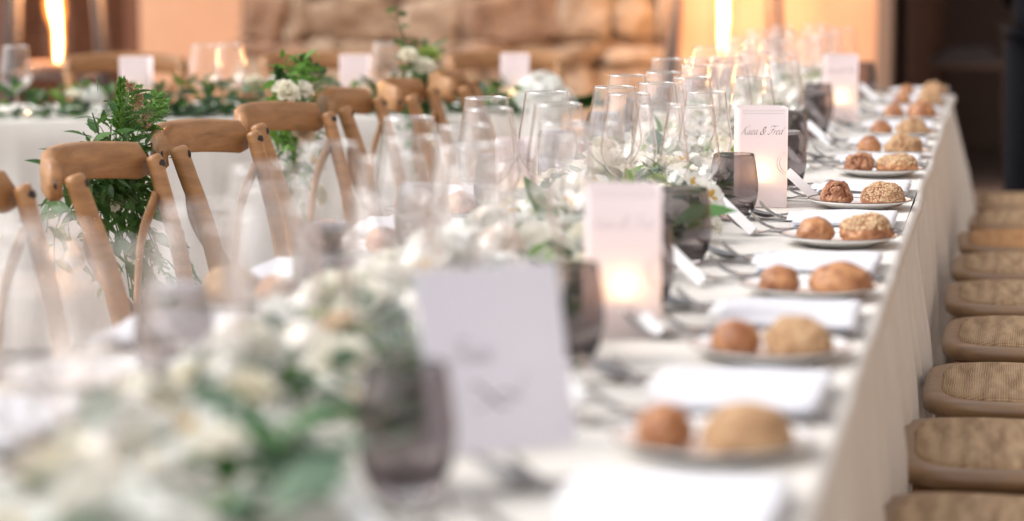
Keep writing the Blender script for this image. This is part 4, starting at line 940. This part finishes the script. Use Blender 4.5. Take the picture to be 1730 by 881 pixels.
# ---- leafy swags tied behind every other chair
def stem_leaves(par, pts, n, me, nm, s, r, stalks, spread=1.0):
    P = sm(pts, 24); stalks.append(tube(P, [.0014] * 24, 5))
    for i in range(n):
        t = (i + .7) / n * 22; a = int(t); p = P[a].lerp(P[a + 1], t - a); tg = (P[a + 1] - P[a]).normalized()
        side = tg.cross(Vector((0, 0, 1)) if abs(tg.z) < .95 else Vector((1, 0, 0))).normalized() * (1 if i % 2 else -1)
        side = (Matrix.Rotation(r.uniform(-.8, .8), 3, tg) @ side)
        put_leaf(nm, me, par, p, tg * .65 + side * spread, r.uniform(-.9, .9), s * r.uniform(.75, 1.15))
def fern_geo(pts, L, r, n=34):
    """asparagus fern: a stalk with side branches of fine needles"""
    b = MB(); P = sm(pts, 24); b.add(*tube(P, [.0009] * 24, 4))
    for i in range(n):
        t = (i + .5) / n; a = min(22, int(t * 23)); p = P[a]; tg = (P[a + 1] - P[a]).normalized()
        x = tg.cross(Vector((.3, .2, 1))).normalized() * (1 if i % 2 else -1)
        d = (x + tg * .7 + rdir(r) * .25).normalized(); l = L * (1 - .75 * t) * r.uniform(.7, 1.1)
        b.add(*tube([p, p + d * l], [.0006, .0003], 3, caps=False))
        for k in range(14):
            q = p + d * l * (k + 1) / 14
            for s in (-1, 1):
                dd = (d * .8 + (tg * .5 * s) + rdir(r) * .5).normalized() * .013 * (1.1 - k / 16); w_ = Vector((.0011, .0008, .0011))
                b.add([q - w_, q + w_, q + dd], [(0, 1, 2)])
    return b
def swag(cx, cy, zt, lb, seed, up, down, feat, dark=True):
    r = random.Random(seed); t = thing('chair_swag', lb, 'garland', (cx, cy, 0), (0, 0, 0), 'leafy swags tied to chair backs'); stalks = []
    LM, LN = (LEAF, 'ruscus_leaf') if dark else (LEAFB, 'bright_leaf')
    for (dx, dy, dz, n) in up:
        e = Vector((dx, dy, zt + dz)); s0 = Vector((r.uniform(-.01, .02), r.uniform(-.04, .04), zt - .10)); stem_leaves(t, [s0, (s0 + e) / 2 + Vector((-.01, 0, .02)), e], n, LM, LN, .95, r, stalks)
    for (dx, dy, dz, n) in down:
        e = Vector((dx, dy, zt - dz)); s0 = Vector((r.uniform(-.02, .01), dy * .3 + r.uniform(-.04, .04), zt - .02)); mid = Vector((dx * .8 - .02, dy * .75 + r.uniform(-.02, .02), zt - dz * .5)); stem_leaves(t, [s0, mid, e], n, LEAF, 'ruscus_leaf', 1.05, r, stalks)
    ob('stalks', one('stalks', stalks, M_stalk), t)
    b = MB(); lg = leaf_geo(.03, .012)
    for _ in range(280):
        p = Vector((r.gauss(-.005, .022), r.gauss(0, .075), zt - .05 + r.gauss(0, .055)))
        if p.x > .035: p.x = .03
        b.add(*xf(lg, Matrix.Translation(p) @ orient(rdir(r), r.uniform(-1, 1))))
    o = ob('small_foliage', b.mesh('small_foliage', M_leaf if dark else M_leaf2), t); o['kind'] = 'stuff'
    for f in feat: ob(f[0], f[1], t, f[2], f[3], f[4])
    return t, r
CX = -1.615
s1, r1 = swag(CX + .03, 4.14, .868, 'trailing swag of dark ruscus and fern behind the sharpest chair', 5,
    [(-.03, -.30, -.005, 6), (-.03, -.33, -.07, 5), (-.02, -.27, .02, 6), (-.01, -.17, .045, 6), (-.02, -.10, .075, 8), (.0, -.02, .09, 9), (0, .04, .11, 8), (-.01, .10, .10, 8), (0, .16, .06, 8), (-.02, -.22, -.01, 5), (0, .07, .07, 8), (0, -.06, .05, 8), (0, .0, .05, 8), (0, .12, .04, 7)],
    [(-.03, -.30, .12, 7), (-.03, -.27, .22, 8), (.02, .10, .37, 12), (0, -.10, .22, 12), (0, -.05, .24, 12), (0, .05, .30, 13), (.01, .11, .28, 13), (.01, .15, .22, 10), (0, -.14, .12, 9), (-.02, -.22, .10, 7), (-.03, -.18, .20, 9), (-.01, -.08, .26, 12), (0, .02, .28, 12), (.01, .08, .24, 12), (0, .14, .30, 13), (.0, .20, .24, 10), (.01, .17, .34, 12), (0, -.02, .18, 10), (0, .05, .16, 10), (-.02, -.13, .17, 9)],
    [('rose', ROSE[0], (.0, -.20, .855), (.4, .5, 0), .8), ('rose', ROSE[2], (-.02, -.03, .78), (.2, 1.2, 0), .7), ('blush_rose', ROSEB, (.0, -.26, .70), (0, 1.2, 0), .9)])
fb = MB()
for pts, L in (([(0, .04, .80), (.03, .12, .74), (.06, .16, .66), (.07, .15, .58)], .05), ([(0, .08, .80), (.03, .17, .70), (.06, .20, .62), (.09, .17, .55)], .05), ([(.0, .02, .72), (.03, .10, .64), (.05, .12, .57), (.05, .08, .52)], .04),
               ([(0, .06, .88), (0, .13, .94), (.01, .17, .965)], .045), ([(0, -.02, .90), (0, -.01, .96), (0, .0, 1.0)], .035), ([(0, .10, .90), (0, .18, .93), (.0, .23, .95)], .04), ([(0, 0, .9), (-.01, .03, .95), (0, .08, .985)], .04)):
    g = fern_geo(pts, L, r1); fb.add(g.v, g.f)
o = ob('fern_frond', fb.mesh('fern', M_leaf2), s1); o['kind'] = 'stuff'
g = fern_geo([(0, .09, .90), (0, .07, .955), (0, .03, .99)], .045, r1, 18)
o = ob('bronze_frond', g.mesh('bronze_frond', M_bronze), s1)
s2, r2 = swag(-1.60, 5.28, .90, 'swag with a cream rose and bright green sprays behind a chair', 8,
    [(0, -.14, .05, 8), (0, -.06, .09, 9), (0, .02, .10, 10), (0, .09, .09, 10), (0, .16, .07, 9), (0, .05, .06, 9), (0, .12, .05, 9), (0, -.02, .06, 9)],
    [(0, -.10, .22, 10), (0, 0, .27, 12), (0, .08, .30, 12), (0, .14, .22, 10), (0, .04, .20, 10)],
    [('rose', ROSE[0], (.02, -.13, .915), (.5, .6, 0), .85), ('rose', ROSE[1], (.03, -.04, .915), (.5, .4, 0), .7), ('blush_rose', ROSEB, (.02, -.02, .82), (.5, 1, 0), 1.2), ('orchid', LILY[0], (.02, .06, .74), (.2, 1, 0), 1.0), ('rose', ROSE[2], (.02, .10, .66), (.2, 1.2, 0), .8)], dark=False)
fb = MB()
for pts, L in (([(0, -.05, .88), (0, -.09, .94), (0, -.12, .97)], .04), ([(0, .12, .88), (0, .19, .94), (0, .22, .96)], .05), ([(0, .05, .9), (0, .08, .96), (0, .1, .99)], .04)):
    g = fern_geo(pts, L, r2); fb.add(g.v, g.f)
o = ob('fern_frond', fb.mesh('fern', M_leaf), s2); o['kind'] = 'stuff'
s3, r3 = swag(-1.58, 6.46, .89, 'swag with one tall dark leaf spray and pale green buds', 12,
    [(-.03, -.20, .20, 16), (-.02, -.17, .14, 10), (0, -.05, .07, 8), (0, .05, .10, 8), (0, .10, .08, 8), (0, .0, .06, 8), (0, .14, .07, 8)],
    [(0, -.08, .26, 11), (0, 0, .30, 12), (0, .08, .25, 10), (0, .03, .2, 9)],
    [('green_bud', BUD, (.02, -.03, .945), (.5, .3, 0), 1.4), ('rose', ROSE[0], (.02, -.07, .915), (.6, .3, 0), .8), ('rose', ROSE[1], (.0, -.17, .95), (.6, .3, 0), .7), ('orchid', LILY[1], (.03, .02, .80), (.3, 1, 0), .9), ('rose', ROSE[2], (.03, .08, .74), (.3, 1, 0), .8)])
# glasses on the cream table
for i, (u, v) in enumerate(((-1.06, .28), (-.98, .33), (-1.62, .30), (-1.86, .28), (-.5, .34), (-1.76, .36))):
    x, y, _ = t2(u, v); wine_glass(x, y, .85, '%s blurred wine glass from the hydrangea end of the cream table' % ('third', 'second', 'fourth', 'farthest', 'first', 'fifth')[i], 'glasses on the cream table')

# ================================================================== PATIO HEATERS
def heater(x, y, rz, lb, wide, zb, energy, seed, pan):
    t = thing('patio_heater', lb, 'heater', (x, y, 0), (0, 0, rz), 'pyramid patio heaters')
    top = 2.1; W0 = wide
    ob('base', bevel_box('hbase', -W0 * .55, W0 * .55, -W0 * .55, W0 * .55, 0, .08, .01, M_steeld), t)
    for sx in (-1, 1):
        for sy in (-1, 1): ob('leg', one('hleg', tube([(sx * W0 * .52, sy * W0 * .52, .08), (sx * W0 * .30, sy * W0 * .30, top)], .018, 6, sq=.6), M_steeld), t)
    ob('platform', one('hplat', box(-W0 * .42, W0 * .42, -W0 * .42, W0 * .42, zb - .05, zb - .03), M_steeld, False), t)
    ob('burner_pan', one('pan', lathe([(.0001, zb - .03), (pan * .75, zb - .03), (pan, zb + .012), (pan * .93, zb + .016), (.05, zb - .005), (.0001, zb)], 24), M_copper), t)
    ob('glass_tube', one('tube', lathe([(.062, zb), (.062, top - .15)], 24), M_tube), t)
    ob('cap', one('cap', lathe([(.0001, top + .12), (W0 * .3, top + .05), (W0 * .48, top), (W0 * .3, top), (.0001, top - .02)][::-1], 4), M_steeld, False), t)
    r = random.Random(seed)
    for m, k, nm in ((M_hflame, .50, 'flame'), (M_hflame2, 1.15, 'flame_edge')):
        pr = []; P = []
        for i in range(26):
            u = i / 25; rad = (0.012 + .040 * math.sin(min(1, u * 2.6) * PI / 2)) * (1 - .5 * u) * (1 + .55 * noise.noise(Vector((u * 11 + seed, 0, 0)))) * k
            P.append((.028 * noise.noise(Vector((u * 6, seed, 0))), .006 * noise.noise(Vector((u * 5, seed, 4))), zb + .02 + 1.05 * u)); pr.append(max(rad * (1 if i < 25 else .1), .001))
        ob(nm, one(nm, tube(P, pr, 12), m), t)
    l = bpy.data.lights.new('heater_light', 'POINT'); l.energy = energy; l.color = (1, .50, .20); l.shadow_soft_size = .09
    lo = bpy.data.objects.new('heater_light', l); COL.objects.link(lo); lo.parent = t; lo.location = (0, 0, zb + .45)
    return t
HX1, HY1, HX2, HY2 = -4.246, 10.281, -1.304, 11.404
heater(HX1, HY1, VY + .1, 'steel pyramid patio heater with a wide glowing pan before the louvred door', .46, .715, 62, 3.0, .15)
heater(HX2, HY2, VY, 'steel pyramid patio heater with a tall flame before the orange wall', .56, .735, 75, 8.0, .09)

# ================================================================== PERSON IN BLACK
def skin(name, pts, edges, m, lvl=2):
    me = bpy.data.meshes.new(name); me.from_pydata([p[:3] for p in pts], edges, []); me.update()
    o = bpy.data.objects.new(name, me); COL.objects.link(o)
    sk = o.modifiers.new('skin', 'SKIN'); sk.use_smooth_shade = True
    for i, p in enumerate(pts):
        v = me.skin_vertices[0].data[i]; rr = p[3]; v.radius = rr if isinstance(rr, tuple) else (rr, rr)
    me.skin_vertices[0].data[0].use_root = True
    o.modifiers.new('sub', 'SUBSURF').levels = lvl; o.modifiers['sub'].render_levels = lvl
    me.materials.append(m)
    return o
pe = thing('person', 'person in black trousers and jacket standing at the photo edge', 'person', (.185, 9.05, 0), (0, 0, PI + .3))
pts = [(0, 0, .88, (.175, .13)), (0, 0, 1.10, (.155, .115)), (0, 0, 1.30, (.17, .11)), (0, 0, 1.44, (.12, .09)), (0, 0, 1.53, .055), (0, .01, 1.58, .052),
       (-.19, 0, 1.43, .055), (-.205, .01, 1.16, .05), (-.10, -.17, 1.04, .035), (-.06, -.19, 1.03, (.022, .035)), (.19, 0, 1.43, .055), (.205, .01, 1.16, .05), (.10, -.17, 1.04, .035), (.06, -.19, 1.03, (.022, .035))]
b_ = skin('jacket', pts, [(0, 1), (1, 2), (2, 3), (3, 4), (4, 5), (3, 6), (6, 7), (7, 8), (8, 9), (3, 10), (10, 11), (11, 12), (12, 13)], M_black); b_.parent = pe
pts = [(0, 0, 1.0, (.155, .115)), (-.085, 0, .90, (.095, .10)), (-.10, 0, .55, .075), (-.105, 0, .12, .060), (.085, 0, .90, (.095, .10)), (.10, 0, .55, .075), (.105, 0, .12, .060)]
b_ = skin('trousers', pts, [(0, 1), (1, 2), (2, 3), (0, 4), (4, 5), (5, 6)], M_black); b_.parent = pe
for s in (-1, 1):
    b_ = skin('shoe', [(s * .105, .06, .05, .045), (s * .11, -.06, .045, (.042, .04)), (s * .115, -.15, .035, (.04, .03))], [(0, 1), (1, 2)], M_shoe); b_.parent = pe
    hp = (s * .045, -.20, 1.01)
    ptsh = [(*hp, (.028, .018)), (hp[0], hp[1] - .01, hp[2] - .07, (.03, .016))]; eh = [(0, 1)]
    for i_ in range(4):
        a = (-.024 + i_ * .016); L_ = (.065, .075, .072, .058)[i_]
        ptsh += [(hp[0] + a, hp[1] - .02, hp[2] - .10, .009), (hp[0] + a * 1.1, hp[1] - .035, hp[2] - .10 - L_ * .5, .008), (hp[0] + a * 1.1, hp[1] - .03, hp[2] - .10 - L_, .0065)]; q_ = len(ptsh); eh += [(1, q_ - 3), (q_ - 3, q_ - 2), (q_ - 2, q_ - 1)]
    ptsh += [(hp[0] - s * .03, hp[1] - .015, hp[2] - .035, .011), (hp[0] - s * .042, hp[1] - .03, hp[2] - .08, .009)]; q_ = len(ptsh); eh += [(0, q_ - 2), (q_ - 2, q_ - 1)]
    h_ = skin('hand', ptsh, eh, M_skin, 1); h_.parent = pe
bm = bmesh.new(); bmesh.ops.create_icosphere(bm, subdivisions=4, radius=1)
for v in bm.verts:
    p_ = v.co; f = 1
    x, y, z_ = p_.x * .075, p_.y * .095, p_.z * .115
    if p_.z < -.2: x *= 1 - .35 * (-p_.z - .2); 
    y -= .018 * math.exp(-((p_.x / .16) ** 2 + ((p_.z + .12) / .2) ** 2)) if p_.y < 0 else 0     # nose
    if p_.y < -.4: y += .008 * (math.exp(-(((abs(p_.x) - .38) / .15) ** 2 + ((p_.z - .05) / .12) ** 2)))     # eye sockets
    v.co = Vector((x, y, z_))
me = bpy.data.meshes.new('head'); bm.to_mesh(me); bm.free(); me.materials.append(M_skin); me.polygons.foreach_set('use_smooth', [True] * len(me.polygons))
hd = ob('head', me, pe, (0, 0, 1.68))
ob('hair', one('hair', xf(lathe([(.0001, .118), (.05, .108), (.075, .07), (.081, .02), (.074, -.03), (.06, -.05)], 24), Matrix.Translation((0, .02, .006)) @ Matrix.Scale(1.2, 4, (0, 1, 0))), M_hair), hd)
